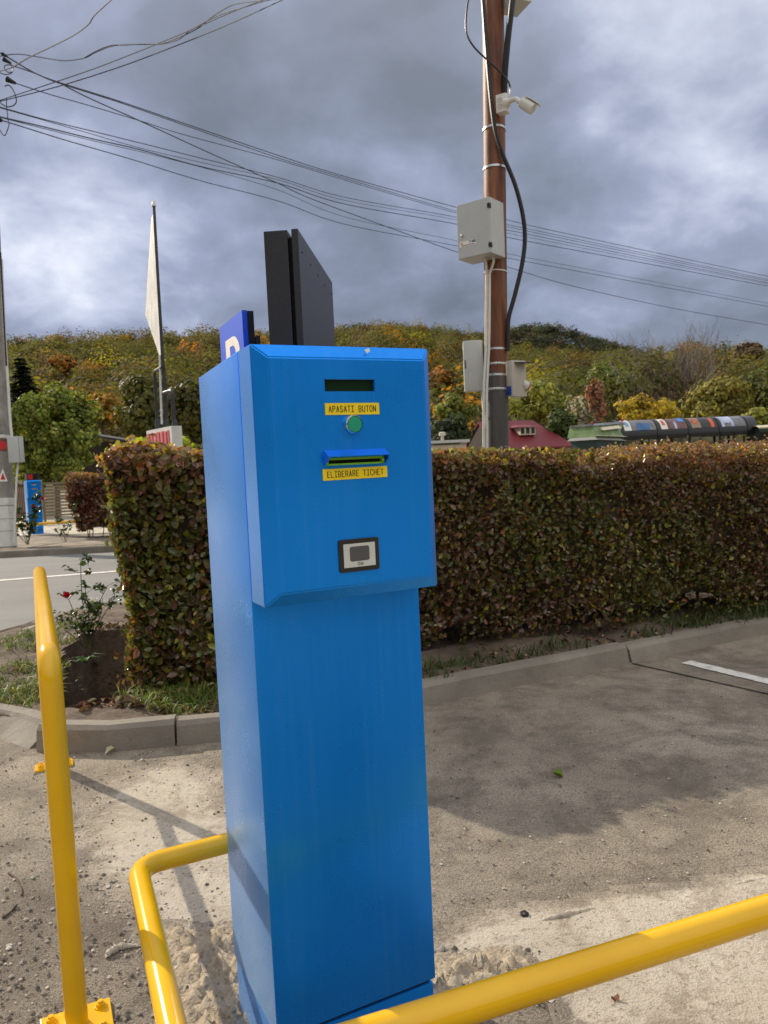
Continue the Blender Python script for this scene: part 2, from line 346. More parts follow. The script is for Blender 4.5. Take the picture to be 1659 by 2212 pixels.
def groundmat(name, fn, blend):
    t = NT(name); c, bs = fn(t)
    if blend:                                              # the patch feathers raggedly into the old concrete round it
        c0, b0 = worn(t); at_ = t.n('ShaderNodeAttribute', attribute_name='col'); ad = t.n('ShaderNodeMath', operation='MULTIPLY_ADD')
        ed = t.noise(11, 7, 0.72, dist=0.5); t.l(ed, ad.inputs[0]); ad.inputs[1].default_value = 1.5; sep = t.n('ShaderNodeSeparateColor'); t.l(at_.outputs[0], sep.inputs[0]); t.l(sep.outputs[0], ad.inputs[2])
        k = t.ramp(ad.outputs[0], (0.92, 0.0), (1.10, 1.0)) if False else t.n('ShaderNodeMapRange', interpolation_type='SMOOTHSTEP')
        k.inputs[1].default_value = 1.08; k.inputs[2].default_value = 1.42; t.l(ad.outputs[0], k.inputs[0]); k = k.outputs[0]
        c = t.mix(k, c0, c); b_ = None
        for h, s_, d in b0: b_ = t.bump(h, s_*.6, d, b_)
        for h, s_, d in bs: b_ = t.bump(t.mix(k, (0.5, 0.5, 0.5), h), s_, d, b_)
    else:
        b_ = None
        for h, s_, d in bs: b_ = t.bump(h, s_, d, b_)
    t.set(Base_Color=c, Roughness=0.92); return t.m
groundmat('worn_concrete', worn, False); groundmat('fresh_cement', cement, False)
groundmat('cement_blend', cement, True); groundmat('rubble_blend', rubble, True)
t = NT('asphalt')
c = t.ramp(t.noise(0.6, 6, 0.65, t.stretch((0.35, 1.6, 1))), (0.3, (0.155, 0.150, 0.142)), (0.7, (0.215, 0.208, 0.196)))
c = t.mix(t.ramp(t.noise(70, 5, 0.75), (0.45, 0.0), (0.72, 0.5)), c, (0.09, 0.087, 0.083)); t.set(Base_Color=c, Roughness=0.85); t.bump(t.noise(110, 4, 0.7), 0.5, 0.008)
t = NT('road_paint')
c = t.mix(t.ramp(t.noise(14, 6, 0.75), (0.50, 0.0), (0.64, 0.6)), (0.68, 0.65, 0.60), (0.30, 0.28, 0.25)); t.set(Base_Color=c, Roughness=0.8)
t = NT('soil')
c = t.ramp(t.noise(5, 7, 0.68), (0.3, (0.085, 0.060, 0.042)), (0.55, (0.175, 0.130, 0.092)), (0.75, (0.29, 0.23, 0.17)))
c = t.mix(t.ramp(t.noise(45, 6, 0.7), (0.55, 0.0), (0.7, 0.7)), c, (0.07, 0.05, 0.035)); t.set(Base_Color=c, Roughness=0.95)
b_ = t.bump(t.noise(14, 6, 0.65), 0.9, 0.04); t.bump(t.noise(70, 5, 0.7), 0.8, 0.012, b_)
t = NT('meadow'); c = t.ramp(t.noise(0.12, 6, 0.6), (0.35, (0.055, 0.06, 0.018)), (0.65, (0.10, 0.085, 0.03))); t.set(Base_Color=c, Roughness=0.95)
def leafmat(name, rough=0.42, trans=0.3, spec=0.5):
    t = NT(name); a = t.n('ShaderNodeAttribute', attribute_name='col'); c = t.mix(t.ramp(t.noise(40, 3, 0.6), (0.3, 0.0), (0.8, 0.35)), a.outputs[0], t.mix(1.0, a.outputs[0], (0.55, 0.42, 0.35), 'MULTIPLY'))
    t.set(Base_Color=c, Roughness=rough, Specular_IOR_Level=spec)
    if trans:
        tr = t.n('ShaderNodeBsdfTranslucent'); t.l(t.mix(1.0, c, (1.7, 1.7, 0.7), 'MULTIPLY'), tr.inputs[0]); m = t.n('ShaderNodeMixShader'); m.inputs[0].default_value = trans
        t.l(t.b.outputs[0], m.inputs[1]); t.l(tr.outputs[0], m.inputs[2]); t.l(m.outputs[0], t.o.inputs[0])
leafmat('hedge_leaf', 0.27, 0.30, 0.6); leafmat('tree_leaf', 0.6, 0.25, 0.2); leafmat('rose_leaf', 0.38, 0.28, 0.5); leafmat('grass_blade', 0.55, 0.3, 0.3)
leafmat('litter', 0.7, 0.1, 0.3); leafmat('forest_leaf', 0.75, 0.35, 0.1)
t = NT('stone_mix'); a = t.n('ShaderNodeAttribute', attribute_name='col'); t.set(Base_Color=a.outputs[0], Roughness=0.85)
plain('twig', (0.055, 0.035, 0.022), 0.85, 0, 0.4, 30, 0.5)
plain('rose_stem', (0.10, 0.09, 0.035), 0.6, 0, 0.4, 20)
plain('bark', (0.10, 0.075, 0.055), 0.9, 0, 0.4, 6, 0.5); plain('pale_bark', (0.22, 0.175, 0.15), 0.9, 0, 0.3, 6)
plain('rose_petal', (0.52, 0.006, 0.035), 0.5, 0, 0.25, 60)
plain('roof_red', (0.17, 0.014, 0.022), 0.5, 0, 0.1, 3); plain('roof_dark', (0.035, 0.033, 0.035), 0.7)
plain('wall_cream', (0.52, 0.46, 0.35), 0.8, 0, 0.1, 2); plain('wood_brown', (0.085, 0.035, 0.022), 0.7, 0, 0.3, 8); plain('dark_timber', (0.03, 0.018, 0.012), 0.8)
plain('trellis_wood', (0.20, 0.165, 0.10), 0.8, 0, 0.3, 6)
plain('train_black', (0.012, 0.013, 0.015), 0.3); plain('train_green', (0.20, 0.30, 0.13), 0.4, 0, 0.6, 1.6); plain('train_cream', (0.70, 0.62, 0.42), 0.45); plain('train_teal', (0.02, 0.045, 0.04), 0.45)
plain('window_dark', (0.012, 0.012, 0.011), 0.12)
plain('art_grey', (0.16, 0.16, 0.17), 0.35, 0, 0.6, 2.2); plain('art_blue', (0.03, 0.13, 0.33), 0.35, 0, 0.4, 2); plain('art_maroon', (0.13, 0.055, 0.055), 0.35, 0, 0.6, 2.5)
plain('art_sky', (0.05, 0.22, 0.62), 0.35, 0, 0.1, 2); plain('art_orange', (0.62, 0.10, 0.02), 0.35, 0, 0.4, 3); plain('art_tan', (0.25, 0.17, 0.11), 0.35, 0, 0.5, 2.5)
plain('art_cloud', (0.42, 0.47, 0.62), 0.35, 0, 0.3, 1.5); plain('art_emblem_blue', (0.18, 0.34, 0.50), 0.4); plain('red_lamp', (0.35, 0.02, 0.025), 0.3)
t = NT('led_red'); t.b.inputs['Emission Color'].default_value = (1, 0.02, 0.02, 1); t.set(Base_Color=(0.25, 0.005, 0.005), Emission_Strength=0.10)
plain('triangle_red', (0.55, 0.015, 0.02), 0.5)

# ------------------------------------------------------------------ ground, road, kerbs
def strip(name, mat, xs, ys, zf, skip=lambda x, y: False):
    V = [(x, y, zf(x, y)) for y in ys for x in xs]; nx = len(xs)
    Fc = [(j*nx+i, j*nx+i+1, (j+1)*nx+i+1, (j+1)*nx+i) for j in range(len(ys)-1) for i in range(nx-1) if not skip((xs[i]+xs[i+1])/2, (ys[j]+ys[j+1])/2)]
    return struct(MB().add(V, Fc).build(name, mat, smooth=True))
ys = [-900, -300, -100, -40, -15, -5, 0, 2, 3.8, 4.6, 5.6]+[5.6+0.8*k for k in range(1, 15)]+[20, 30, 50, 80, 110, 900]
strip('ground', 'worn_concrete', [-900, -200, -60, -20, -8, -3, -2.4, -1.15, 0, 3, 8, 20, 60, 200, 900], ys, lambda x, y: gz(y), lambda x, y: -2.4 < x < -1.15 and 3.8 < y < 6.4)   # left open under the hollow in the planting soil
def sheet(name, mat, pts, lift=0.004, sub=None):           # flat sheet over picture points, draped on the ground
    P = [G(*p) for p in pts]; V = []
    for i, p in enumerate(P):
        q = P[(i+1) % len(P)]; m = max(1, int((q-p).length/(sub or 1e9)))
        for k in range(m): V.append(p.lerp(q, k/m))
    return V
def poly(name, mat, V, lift, jit=0.0):
    vs = []
    for i, p in enumerate(V):
        a = jit*(random.random()-.5)*2; b = jit*(random.random()-.5)*2; vs.append((p.x+a, p.y+b, gz(p.y)+lift))
    m = MB(); m.add(vs, [tuple(range(len(vs)))]); me = m.build(name, mat)
    return struct(me)
# road: a draped grid beyond the planting island
r0 = [G(-900, 1700), G(0, 1393), G(93, 1350), G(251, 1317)]; d_ = (r0[3]-r0[1]).normalized()
edge_near = [r0[1]-Vector((1, -0.12, 0))*30, r0[1], r0[2], r0[3], r0[3]+Vector((0.72, 0.70, 0))*4, r0[3]+Vector((0.93, 0.36, 0))*45]
fk0, fk1 = G(0, 1206), G(241, 1193); fdir = (fk1-fk0).normalized()
def lin(pts, x):
    for a, b in zip(pts, pts[1:]):
        if a.x <= x <= b.x: return a.y+(b.y-a.y)*(x-a.x)/(b.x-a.x)
    return pts[-1].y if x > pts[-1].x else pts[0].y
xs = sorted([edge_near[i].x for i in range(1, 4)]+[-34+2.0*k for k in range(34)]); V = []; Fc = []; M = 14
for x in xs:
    y0 = lin(edge_near, x); y1 = fk0.y+(x-fk0.x)*fdir.y/fdir.x
    y1 = max(y1, y0+0.3)
    for k in range(M+1):
        y = y0+(y1-y0)*k/M; V.append((x, y, gz(y)+0.004))
for i in range(len(xs)-1):
    for k in range(M): Fc.append((i*(M+1)+k, (i+1)*(M+1)+k, (i+1)*(M+1)+k+1, i*(M+1)+k+1))
struct(MB().add(V, Fc).build('road', 'asphalt'))
# white line on the road
a0, a1 = G(0, 1255), G(258, 1234.5); dv = (a1-a0).normalized(); nv = Vector((-dv.y, dv.x, 0)); V = []; Fc = []
for k in range(60):
    p = a0+dv*(-14+k*0.6)
    for s_ in (-0.095, 0.095): q = p+nv*s_; V.append((q.x, q.y, gz(q.y)+0.009))
    if k: Fc.append((2*k-2, 2*k-1, 2*k+1, 2*k))
struct(MB().add(V, Fc).build('road_marking', 'road_paint'))
# far drive of pale concrete round the second kiosk
V = [G(-400, 1172), G(240, 1152), G(520, 1150), G(520, 1108), G(-400, 1108)]
poly('far_drive', 'fresh_cement', V, 0.012)

def ribbon(name, mat, base, h, width, top=None, label=None, chamf=0.02, parent=None, slope=0.0, side=1):
    # kerb along a polyline of ground points: face leans back by slope, inner side at width
    n = len(base); V = []
    for i, p in enumerate(base):
        t_ = (base[min(i+1, n-1)]-base[max(i-1, 0)]); t_.z = 0; t_.normalize(); nn = Vector((-t_.y, t_.x, 0))*side; g = gz(p.y); hh = h[i] if isinstance(h, list) else h
        sl = slope[i] if isinstance(slope, list) else slope
        cj = chamf*random.uniform(.85, 1.2); hh += random.uniform(-.0015, .0015)
        for off, z in ((0, -0.05), (0, 0.0), (sl, hh-cj), (sl+cj, hh), (sl+width, hh), (sl+width, -0.05)):
            q = p+nn*off; V.append((q.x, q.y, g+z))
    Fc = []; m = 6
    for i in range(n-1):
        for k in range(m): Fc.append((i*m+k, i*m+(k+1) % m, (i+1)*m+(k+1) % m, (i+1)*m+k))
    Fc += [tuple(range(m)), tuple((n-1)*m+k for k in range(m))]
    return MB().add(V, Fc).build(name, mat, parent)
kerbs = []
def dens(P, step=0.16, j=0.003):
    res = []
    for a, b in zip(P, P[1:]):
        m = max(1, int((b-a).length/step))
        for k in range(m): q = a.lerp(b, k/m); res.append(q+Vector((random.uniform(-j, j), random.uniform(-j, j), 0)))
    return res+[P[-1]]
k_left = [G(-420, 1500), G(0, 1594), G(62, 1618)]
k_front1 = [G(78, 1624), G(231, 1626), G(378, 1612)]
k_front2 = [G(382, 1611.5), G(476, 1603), G(700, 1568), G(915, 1525), G(1141, 1478), G(1360, 1433)]
k_front3 = [G(1366, 1432), G(1461, 1412), G(1659, 1370), G(2300, 1240)]
GK = 'kerb stones round the planting island'
for P_, lb, h_, sl in ((k_left, 'low sloping concrete kerb piece at the left edge, running into a broken end', 0.085, 0.10), (k_front1, 'short grey concrete kerb piece standing behind the tall yellow rail', 0.115, 0.012),
                   (k_front2, 'long grey concrete kerb passing behind the blue ticket machine up to a dark joint', 0.105, 0.02), (k_front3, 'grey concrete kerb right of the dark joint, with a pale worn lip', 0.095, 0.025)):
    o = ribbon('kerb', 'kerb_concrete', dens(P_), h_, 0.085, slope=sl); tag(o, lb, 'kerb', GK)
o = ribbon('kerb', 'kerb_concrete', dens([r0[1]-Vector((1, -0.12, 0))*8, r0[1], r0[2], r0[3], r0[3]+Vector((0.72, 0.70, 0))*4], 0.3), 0.07, 0.13, side=-1); tag(o, 'pale flat kerb along the road behind the rose bush', 'kerb', GK)
V = [fk0-fdir*9+Vector((0, 0, 0)), fk0, fk1, fk1+fdir*14]
o = ribbon('kerb', 'kerb_concrete', dens(V, 0.4), 0.135, 0.14); tag(o, 'long kerb on the far side of the road under the far rose bushes', 'kerb')
# planting island: soil between the kerbs, with a hollow under the rose bush
inner = [k_left[1]+Vector((-2.2, 0.9, 0)), k_left[1]+Vector((-0.05, 0.14, 0)), k_left[2]+Vector((0.02, 0.14, 0)), k_front1[1]+Vector((0, 0.09, 0)), k_front2[1]+Vector((0, 0.09, 0)), k_front2[3]+Vector((-0.05, 0.09, 0)), k_front2[5]+Vector((-0.05, 0.09, 0)), k_front3[2]+Vector((-0.04, 0.09, 0)), k_front3[3]]
pit, pit2 = G(214, 1512, 0.05), G(250, 1392, 0.05)
def soil_z(x, y):
    z = 0.085+0.018*math.sin(x*7.1+y*3)+0.012*math.sin(x*17+1.3)*math.sin(y*15)+.006*math.sin(x*41+y*23)
    ax, ay = pit2.x-pit.x, pit2.y-pit.y; t = max(0, min(1, ((x-pit.x)*ax+(y-pit.y)*ay)/(ax*ax+ay*ay))); d = math.hypot(x-pit.x-ax*t, y-pit.y-ay*t)+.025*math.sin(x*19)+.02*math.sin(y*23+x*9)
    return z-.55*max(0, min(1, (.21+.08*t-d)/.05))
V = []; Fc = []; XS = [-5+0.1*k for k in range(24)]+[-2.6+0.035*k for k in range(46)]+[-0.95+0.2*k for k in range(48)]; M = 54
for x in XS:
    y0 = lin(inner, x); y1 = max(lin(edge_near, x)-0.13, y0+0.05)
    for k in range(M+1):
        f = (k/M)**1.3; y = y0+(y1-y0)*f; z = soil_z(x, y); z = min(z, 0.07) if k in (0, M) else z; V.append((x, y, z+gz(y)))
for i in range(len(XS)-1):
    for k in range(M): Fc.append((i*(M+1)+k, (i+1)*(M+1)+k, (i+1)*(M+1)+k+1, i*(M+1)+k+1))
struct(MB().add(V, Fc).build('planting_soil', 'soil', smooth=True))
# far planting strip behind the far kerb
V = []; Fc = []
for k in range(26):
    p = fk0+fdir*(-9+k); n_ = Vector((-fdir.y, fdir.x, 0))
    for j_, off in enumerate((0.13, 0.35, 0.6, 0.85)): q = p+n_*off; V.append((q.x, q.y, gz(q.y)+(0.10, 0.15, 0.13, 0.05)[j_]+random.uniform(-.02, .02)))
    if k:
        for j_ in range(3): Fc.append((4*k-4+j_, 4*k+j_, 4*k+j_+1, 4*k-4+j_+1))
struct(MB().add(V, Fc).build('far_planting_soil', 'soil', smooth=True))
# cement patches cast on the worn apron
PB = [0.0]
def patch(name, mat, pts, lift, cell=0.03, soft=0.11, amp=0.0):
    P = np.array([(p.x, p.y) for p in (G(*q) for q in pts)]); n = len(P); lo = P.min(0)-.08; hi = P.max(0)+.08
    gx = np.arange(lo[0], hi[0]+cell, cell); gy = np.arange(lo[1], hi[1]+cell, cell); X, Y = np.meshgrid(gx, gy, indexing='ij'); ins = np.zeros(X.shape, bool); dm = np.full(X.shape, 9.)
    for i in range(n):
        (ax, ay), (bx_, by) = P[i], P[(i+1) % n]; cr = ((ay > Y) != (by > Y)) & (X < (bx_-ax)*(Y-ay)/((by-ay) or 1e-9)+ax); ins ^= cr
        t_ = np.clip(((X-ax)*(bx_-ax)+(Y-ay)*(by-ay))/((bx_-ax)**2+(by-ay)**2+1e-12), 0, 1); dm = np.minimum(dm, np.hypot(X-ax-t_*(bx_-ax), Y-ay-t_*(by-ay)))
    sd = np.where(ins, dm, -dm); fade = np.clip(.5+sd/soft*.5, 0, 1)
    PB[0] += .0007; Zh = PB[0]+lift*fade+amp*fade*(RNG.random(X.shape)**2.5+.5*RNG.random(X.shape))
    keep = sd > -soft; kq = keep[:-1, :-1] & keep[1:, :-1] & keep[:-1, 1:] & keep[1:, 1:]; ii, jj = np.nonzero(kq); m_ = X.shape[1]
    Q = np.stack([ii*m_+jj, (ii+1)*m_+jj, (ii+1)*m_+jj+1, ii*m_+jj+1], 1); V = np.stack([X.ravel(), Y.ravel(), Zh.ravel()], 1); used, inv = np.unique(Q, return_inverse=True)
    f = fade.ravel()[used]; return struct(arrays(name, V[used], inv.reshape(Q.shape), np.stack([f, f, f], 1), mat))
patch('cement_patch', 'cement_blend', [(212, 1838), (222, 1770), (262, 1712), (318, 1668), (392, 1664), (436, 1700), (470, 1760), (600, 1800), (620, 2030), (505, 2006), (440, 2012), (392, 1998), (352, 2004), (335, 1950), (275, 1900), (240, 1880)], 0.004)
patch('rubble_patch', 'rubble_blend', [(345, 2010), (430, 2018), (505, 2012), (640, 2030), (660, 2700), (440, 2700), (392, 2330), (375, 2140)], 0.006, .014, .06, .030)
patch('cement_apron', 'cement_blend', [(955, 2052), (1010, 2012), (1090, 1986), (1200, 1974), (1290, 1948), (1420, 1936), (1659, 1896), (2200, 1800), (2600, 2300), (2200, 2900), (1480, 2900), (1270, 2230), (1205, 2130), (1110, 2072), (1060, 2088), (985, 2092)], 0.008, .03, .07)
patch('rubble_patch', 'rubble_blend', [(900, 2140), (940, 2085), (1000, 2080), (1060, 2066), (1105, 2060), (1135, 2082), (1180, 2120), (1010, 2150), (940, 2210), (880, 2220)], 0.010, .012, .05, .034)
V = [Vector((-14, -2.6, 0)), Vector((14, -1.6, 0)), Vector((16, -12, 0)), Vector((-14, -12, 0))]; poly('cement_apron', 'fresh_cement', V, 0.004)  # out-of-view pale slab, added to brighten reflections in the machine's front
# joint line and short white bay line on the right
def line(name, mat, a, b, w, lift):
    A, B = G(*a), G(*b); d = (B-A).normalized(); n = Vector((-d.y, d.x, 0))*w/2; m = 30; V = []; Fc = []
    for k in range(m+1):
        p = A.lerp(B, k/m); s = 1+random.uniform(-.12, .12)
        V += [(p.x+n.x*s, p.y+n.y*s, lift), (p.x-n.x*s, p.y-n.y*s, lift)]
        if k: Fc.append((2*k-2, 2*k-1, 2*k+1, 2*k))
    return struct(MB().add(V, Fc).build(name, mat))
line('ground_joint', 'black_void', (1366, 1434), (1720, 1514), 0.012, 0.004)
line('bay_marking', 'road_paint', (1482, 1431), (1740, 1493), 0.085, 0.005)
# loose stones and grit
def stones(name, n, region, smin, smax, seed):
    rg = np.random.default_rng(seed); V = []; Q = []; C = []
    for i in range(n):
        px = rg.uniform(region[0], region[2]); py = rg.uniform(region[1], region[3]); p = G(px, py); s = smin*(smax/smin)**(rg.random()**2.2)
        b = np.array([[1, 0, 0], [0, 1, 0], [-1, 0, 0], [0, -1, 0], [0, 0, .7], [0, 0, -.5]])*s*rg.uniform(.6, 1.3, (6, 3)); a = rg.uniform(0, 6.3); c_, s_ = math.cos(a), math.sin(a)
        b = b@np.array([[c_, -s_, 0], [s_, c_, 0], [0, 0, 1]]) + np.array([p.x, p.y, s*.25+.002]); o = len(V)*1
        V.append(b); k = i*6
        Q += [(k, k+1, k+4), (k+1, k+2, k+4), (k+2, k+3, k+4), (k+3, k, k+4)]
        g = rg.choice([0.05, 0.12, 0.22, 0.34, 0.5], p=[.25, .25, .22, .16, .12]); C.append(np.tile(np.array([g, g*.88, g*.74])*rg.uniform(.8, 1.2), (6, 1)))
    o = arrays(name, np.concatenate(V), Q, np.concatenate(C), 'stone_mix'); tag(o, 'small loose stones and grit scattered over the worn concrete', 'gravel', None, 'stuff'); return o
stones('grit', 4200, (-60, 1620, 520, 2400), 0.0016, 0.008, 1)
stones('grit', 3000, (900, 1500, 1700, 2400), 0.0014, 0.006, 2)
stones('grit', 900, (350, 2000, 520, 2500), 0.003, 0.016, 3)
stones('grit', 600, (930, 2055, 1190, 2170), 0.003, 0.018, 5)

# ------------------------------------------------------------------ ticket machine
YAW, KW, KP, KD, ZT, ZB = 0.4642, 0.3536, 0.0755, 0.3032, 1.4511, 0.9902
KO = Vector((-0.2177, 1.3439, 0)); wd = Vector((math.cos(YAW), math.sin(YAW), 0)); dd = Vector((-math.sin(YAW), math.cos(YAW), 0))
RAISE = 0.016
def face(px, py, out=RAISE):                               # local (u, z) on the door front
    r = raydir(px, py); o = KO-dd*out; k = (o-CAM).dot(dd)/r.dot(dd); p = CAM+r*k-KO; return p.dot(wd), p.z
def fz(zx, zy, out=RAISE): return face((760+.6028*zx)/1.823, (1300+.6028*zy)/1.823, out)
X_, Y_, Z_ = Vector((1, 0, 0)), Vector((0, 1, 0)), Vector((0, 0, 1))
kiosk = thing('ticket_machine', 'large blue ticket machine pillar in the foreground with yellow labels and green button', 'ticket machine', KO, YAW)
def rect(u0, z0, u1, z1, y): return [(u0, y, z0), (u1, y, z0), (u1, y, z1), (u0, y, z1)]
m = MB(); y0, y1 = KP+.002, KP+KD
m.add([(0, y0, .137), (KW, y0, .137), (KW, y1, .137), (0, y1, .137), (0, y0, ZT-.001), (KW, y0, ZT-.001), (KW, y1, ZT-.014), (0, y1, ZT-.014)],
      [(3, 2, 1, 0), (4, 5, 6, 7), (0, 1, 5, 4), (1, 2, 6, 5), (2, 3, 7, 6), (3, 0, 4, 7)])
m.build('body', 'blue_paint', kiosk, True, 0.0025, True)
MB().box((KW/2, (y0+y1)/2, .064), (KW-.008, y1-y0-.008, .127)).build('plinth', 'blue_paint', kiosk, True, 0.003, True)
MB().box((KW/2, (y0+y1)/2, .132), (KW-.02, y1-y0-.02, .012)).build('gap_fill', 'black_void', kiosk, False, 0, True)  # black block filling the gap between body and plinth
ins = [fz(485, 180), fz(1505, 190), fz(1565, 1605), fz(580, 1725)]
iu0 = (ins[0][0]+ins[3][0])/2; iu1 = (ins[1][0]+ins[2][0])/2; iz1 = (ins[0][1]+ins[1][1])/2; iz0 = (ins[2][1]+ins[3][1])/2
du, dv0, dv1 = fz(860, 322)[0], fz(1185, 400), fz(860, 322)
d0 = fz(862, 400); d1 = fz(1185, 322); hu0, hu1, hz0, hz1 = d0[0], d1[0], d0[1], d1[1]
m = MB(); yb = KP-.0015                                     # door with a chamfered raised front and an opening for the display
outer_b = rect(0, ZB, KW, ZT, yb); outer_f = rect(0, ZB, KW, ZT, 0.0); inn = rect(iu0, iz0, iu1, iz1, -RAISE); hole = rect(hu0, hz0, hu1, hz1, -RAISE); hb = rect(hu0, hz0, hu1, hz1, -RAISE+.009)
V = outer_b+outer_f+inn+hole+hb; Fc = [(0, 1, 2, 3)]
for k in range(4):
    j = (k+1) % 4; Fc += [(k, j, 4+j, 4+k), (4+k, 4+j, 8+j, 8+k), (8+k, 8+j, 12+j, 12+k), (12+k, 12+j, 16+j, 16+k)]
m.add(V, Fc); door = m.build('door', 'blue_paint', kiosk, False, 0, True)
bm = bmesh.new(); bm.from_mesh(door.data); eds = [e_ for e_ in bm.edges if len(e_.link_faces) == 2 and e_.calc_face_angle(0) > .2 and all(abs(v.co.y+RAISE) > .0001 or v.co.x < hu0-.01 or v.co.x > hu1+.01 or v.co.z < hz0-.01 or v.co.z > hz1+.01 for v in e_.verts) and all(v.co.y < KP-.01 or True for v in e_.verts)]
bmesh.ops.bevel(bm, geom=eds, offset=.0022, segments=2, affect='EDGES', clamp_overlap=True); bm.to_mesh(door.data); bm.free()
for p in door.data.polygons: p.use_smooth = True
door.data.set_sharp_from_angle(angle=R(11))
MB().box(((hu0+hu1)/2, -RAISE+.0095, (hz0+hz1)/2), (hu1-hu0, .002, hz1-hz0)).build('display', 'lcd_glass', kiosk, False, 0, True)
def sticker(name, quad, text, lab):
    q = [fz(*p) for p in quad]; c0, c1, c2, c3 = [Vector((u, -RAISE-.0004, z)) for u, z in q]      # TL TR BR BL
    ax = ((c1-c0)+(c2-c3)).normalized(); az = ((c0-c3)+(c1-c2)).normalized(); az = (az-ax*az.dot(ax)).normalized(); cc = (c0+c1+c2+c3)/4; w = ((c1-c0).length+(c2-c3).length)/2; h = ((c0-c3).length+(c1-c2).length)/2
    ay = Vector((0, -1, 0)); o = MB().box(cc+ay*.0006, (w, h, .0012), (ax, az, ay)).build(name, 'label_yellow', kiosk, False, 0, True)
    n = len(text); cw = w*.865/((n-1)*1.62+1); hh = h*.50
    m = MB(); letters(text, hh, cw, m, cc-ax*(w*.865/2)-az*hh/2+ay*.0012, ax, az, ay, stroke=.098, gap=1.62); t_ = m.build('lettering', 'ink', o, False, 0, True); return o
sticker('instruction_label', ((860, 478), (1213, 475), (1215, 550), (862, 555)), 'APASATI BUTON', '')
sticker('instruction_label', ((845, 910), (1265, 887), (1268, 958), (848, 985)), 'ELIBERARE TICHET', '')
bu, bz = fz(1057, 615, RAISE+.012); N_ = Vector((0, -1, 0)); bc = Vector((bu, -RAISE, bz)); br = (fz(1113, 615, RAISE+.012)[0]-fz(1001, 615, RAISE+.012)[0])/2
b = MB().lathe(bc, N_, [(br*1.02, 0), (br*1.02, .007), (br*.98, .011), (br*.90, .0125), (br*.86, .009)], 40).build('button_ring', 'chrome', kiosk, True, 0, True)
MB().lathe(bc, N_, [(br*.855, .004), (br*.855, .0115), (br*.80, .0128), (br*.5, .0131)], 40).build('button', 'button_green', kiosk, True, 0, True)
# ticket slot: little hood over a green mouth
s0 = fz(848, 792); s1 = fz(1255, 780); f0 = fz(875, 838, RAISE+.03); f1 = fz(1298, 822, RAISE+.03); su0 = s0[0]+.002; su1 = s1[0]-.001; hood_z = (s0[1]+s1[1])/2; fzv = (f0[1]+f1[1])/2
m = MB(); yF = -RAISE-.021; yR = -RAISE; th = .0018
m.hexa([(su0, yR, hood_z), (su1, yR, hood_z), (su1, yF, fzv+.002), (su0, yF, fzv+.002)], [(su0, yR, hood_z+th), (su1, yR, hood_z+th), (su1, yF, fzv+.002+th), (su0, yF, fzv+.002+th)])
for u in (su0, su1-.002): m.hexa([(u, yR, hood_z), (u, yF, fzv+.002), (u, yF+.004, fzv-.004), (u, yR, fzv-.013)], [(u+.002, yR, hood_z), (u+.002, yF, fzv+.002), (u+.002, yF+.004, fzv-.004), (u+.002, yR, fzv-.013)])
m.build('slot_hood', 'blue_paint', kiosk, False, 0, True)
g0 = fz(876, 884, RAISE+.010); g1 = fz(1248, 828, RAISE+.010); gu0, gu1 = g0[0], g1[0]; gz0 = fz(1060, 878, RAISE+.010)[1]; gz1 = fz(1060, 832, RAISE+.010)[1]
m = MB(); yo = -RAISE-.010; w_ = .0032
for (ua, ub, za, zb_) in ((gu0, gu1, gz0, gz0+w_), (gu0, gu1, gz1-w_, gz1+.001), (gu0, gu0+w_, gz0, gz1), (gu1-w_*1.6, gu1, gz0, gz1)): m.box(((ua+ub)/2, (yo-RAISE)/2, (za+zb_)/2), (ub-ua, .0105, zb_-za))
sm = m.build('slot_mouth', 'slot_green', kiosk, False, 0, True)
MB().box(((gu0+gu1)/2, -RAISE-.001, (gz0+gz1)/2), (gu1-gu0-.002, .0016, gz1-gz0-.002)).build('slot_opening', 'black_void', kiosk, False, 0, True)
q = [fz(*p, RAISE+.002) for p in ((948, 1372), (1208, 1350), (1218, 1560), (960, 1586))]; ru0 = (q[0][0]+q[3][0])/2; ru1 = (q[1][0]+q[2][0])/2; rz1 = (q[0][1]+q[1][1])/2; rz0 = (q[2][1]+q[3][1])/2
rw, rh = ru1-ru0, rz1-rz0; rc = ((ru0+ru1)/2, (rz0+rz1)/2)
def rrect(cx, cz, w, h, r, y, n=5):
    res = []
    for sx_, sz_, a0 in ((1, 1, 0), (-1, 1, 90), (-1, -1, 180), (1, -1, 270)):
        for k in range(n+1): a = R(a0+90*k/n); res.append((cx+sx_*(w/2-r)+r*math.cos(a), y, cz+sz_*(h/2-r)+r*math.sin(a)))
    return res
rd = MB().hexa(rrect(*rc, rw, rh, .004, -RAISE), rrect(*rc, rw, rh, .004, -RAISE-.004)).build('card_reader', 'reader_black', kiosk, False, .0008, True)
MB().hexa(rrect(*rc, rw*.79, rh*.72, .0008, -RAISE-.003), rrect(*rc, rw*.79, rh*.72, .0008, -RAISE-.0048)).build('reader_plate', 'reader_silver', rd, False, 0, True)
MB().hexa(rrect(rc[0], rc[1]+rh*.045, rw*.49, rh*.45, .004, -RAISE-.0045), rrect(rc[0], rc[1]+rh*.045, rw*.49, rh*.45, .004, -RAISE-.0053)).build('reader_pad', 'reader_pad', rd, False, 0, True)
m = MB(); cz_ = rc[1]-rh*.27; cx_ = rc[0]-.001; y_ = -RAISE-.0049                # card-and-waves symbol
def bar(m, a, b, w=.0007):
    a = Vector((a[0], y_, a[1])); b = Vector((b[0], y_, b[1])); d = (b-a).normalized(); n = Vector((-d.z, 0, d.x))*w/2
    m.hexa([a-n, a+n, b+n, b-n], [v+Vector((0, -.0004, 0)) for v in (a-n, a+n, b+n, b-n)])
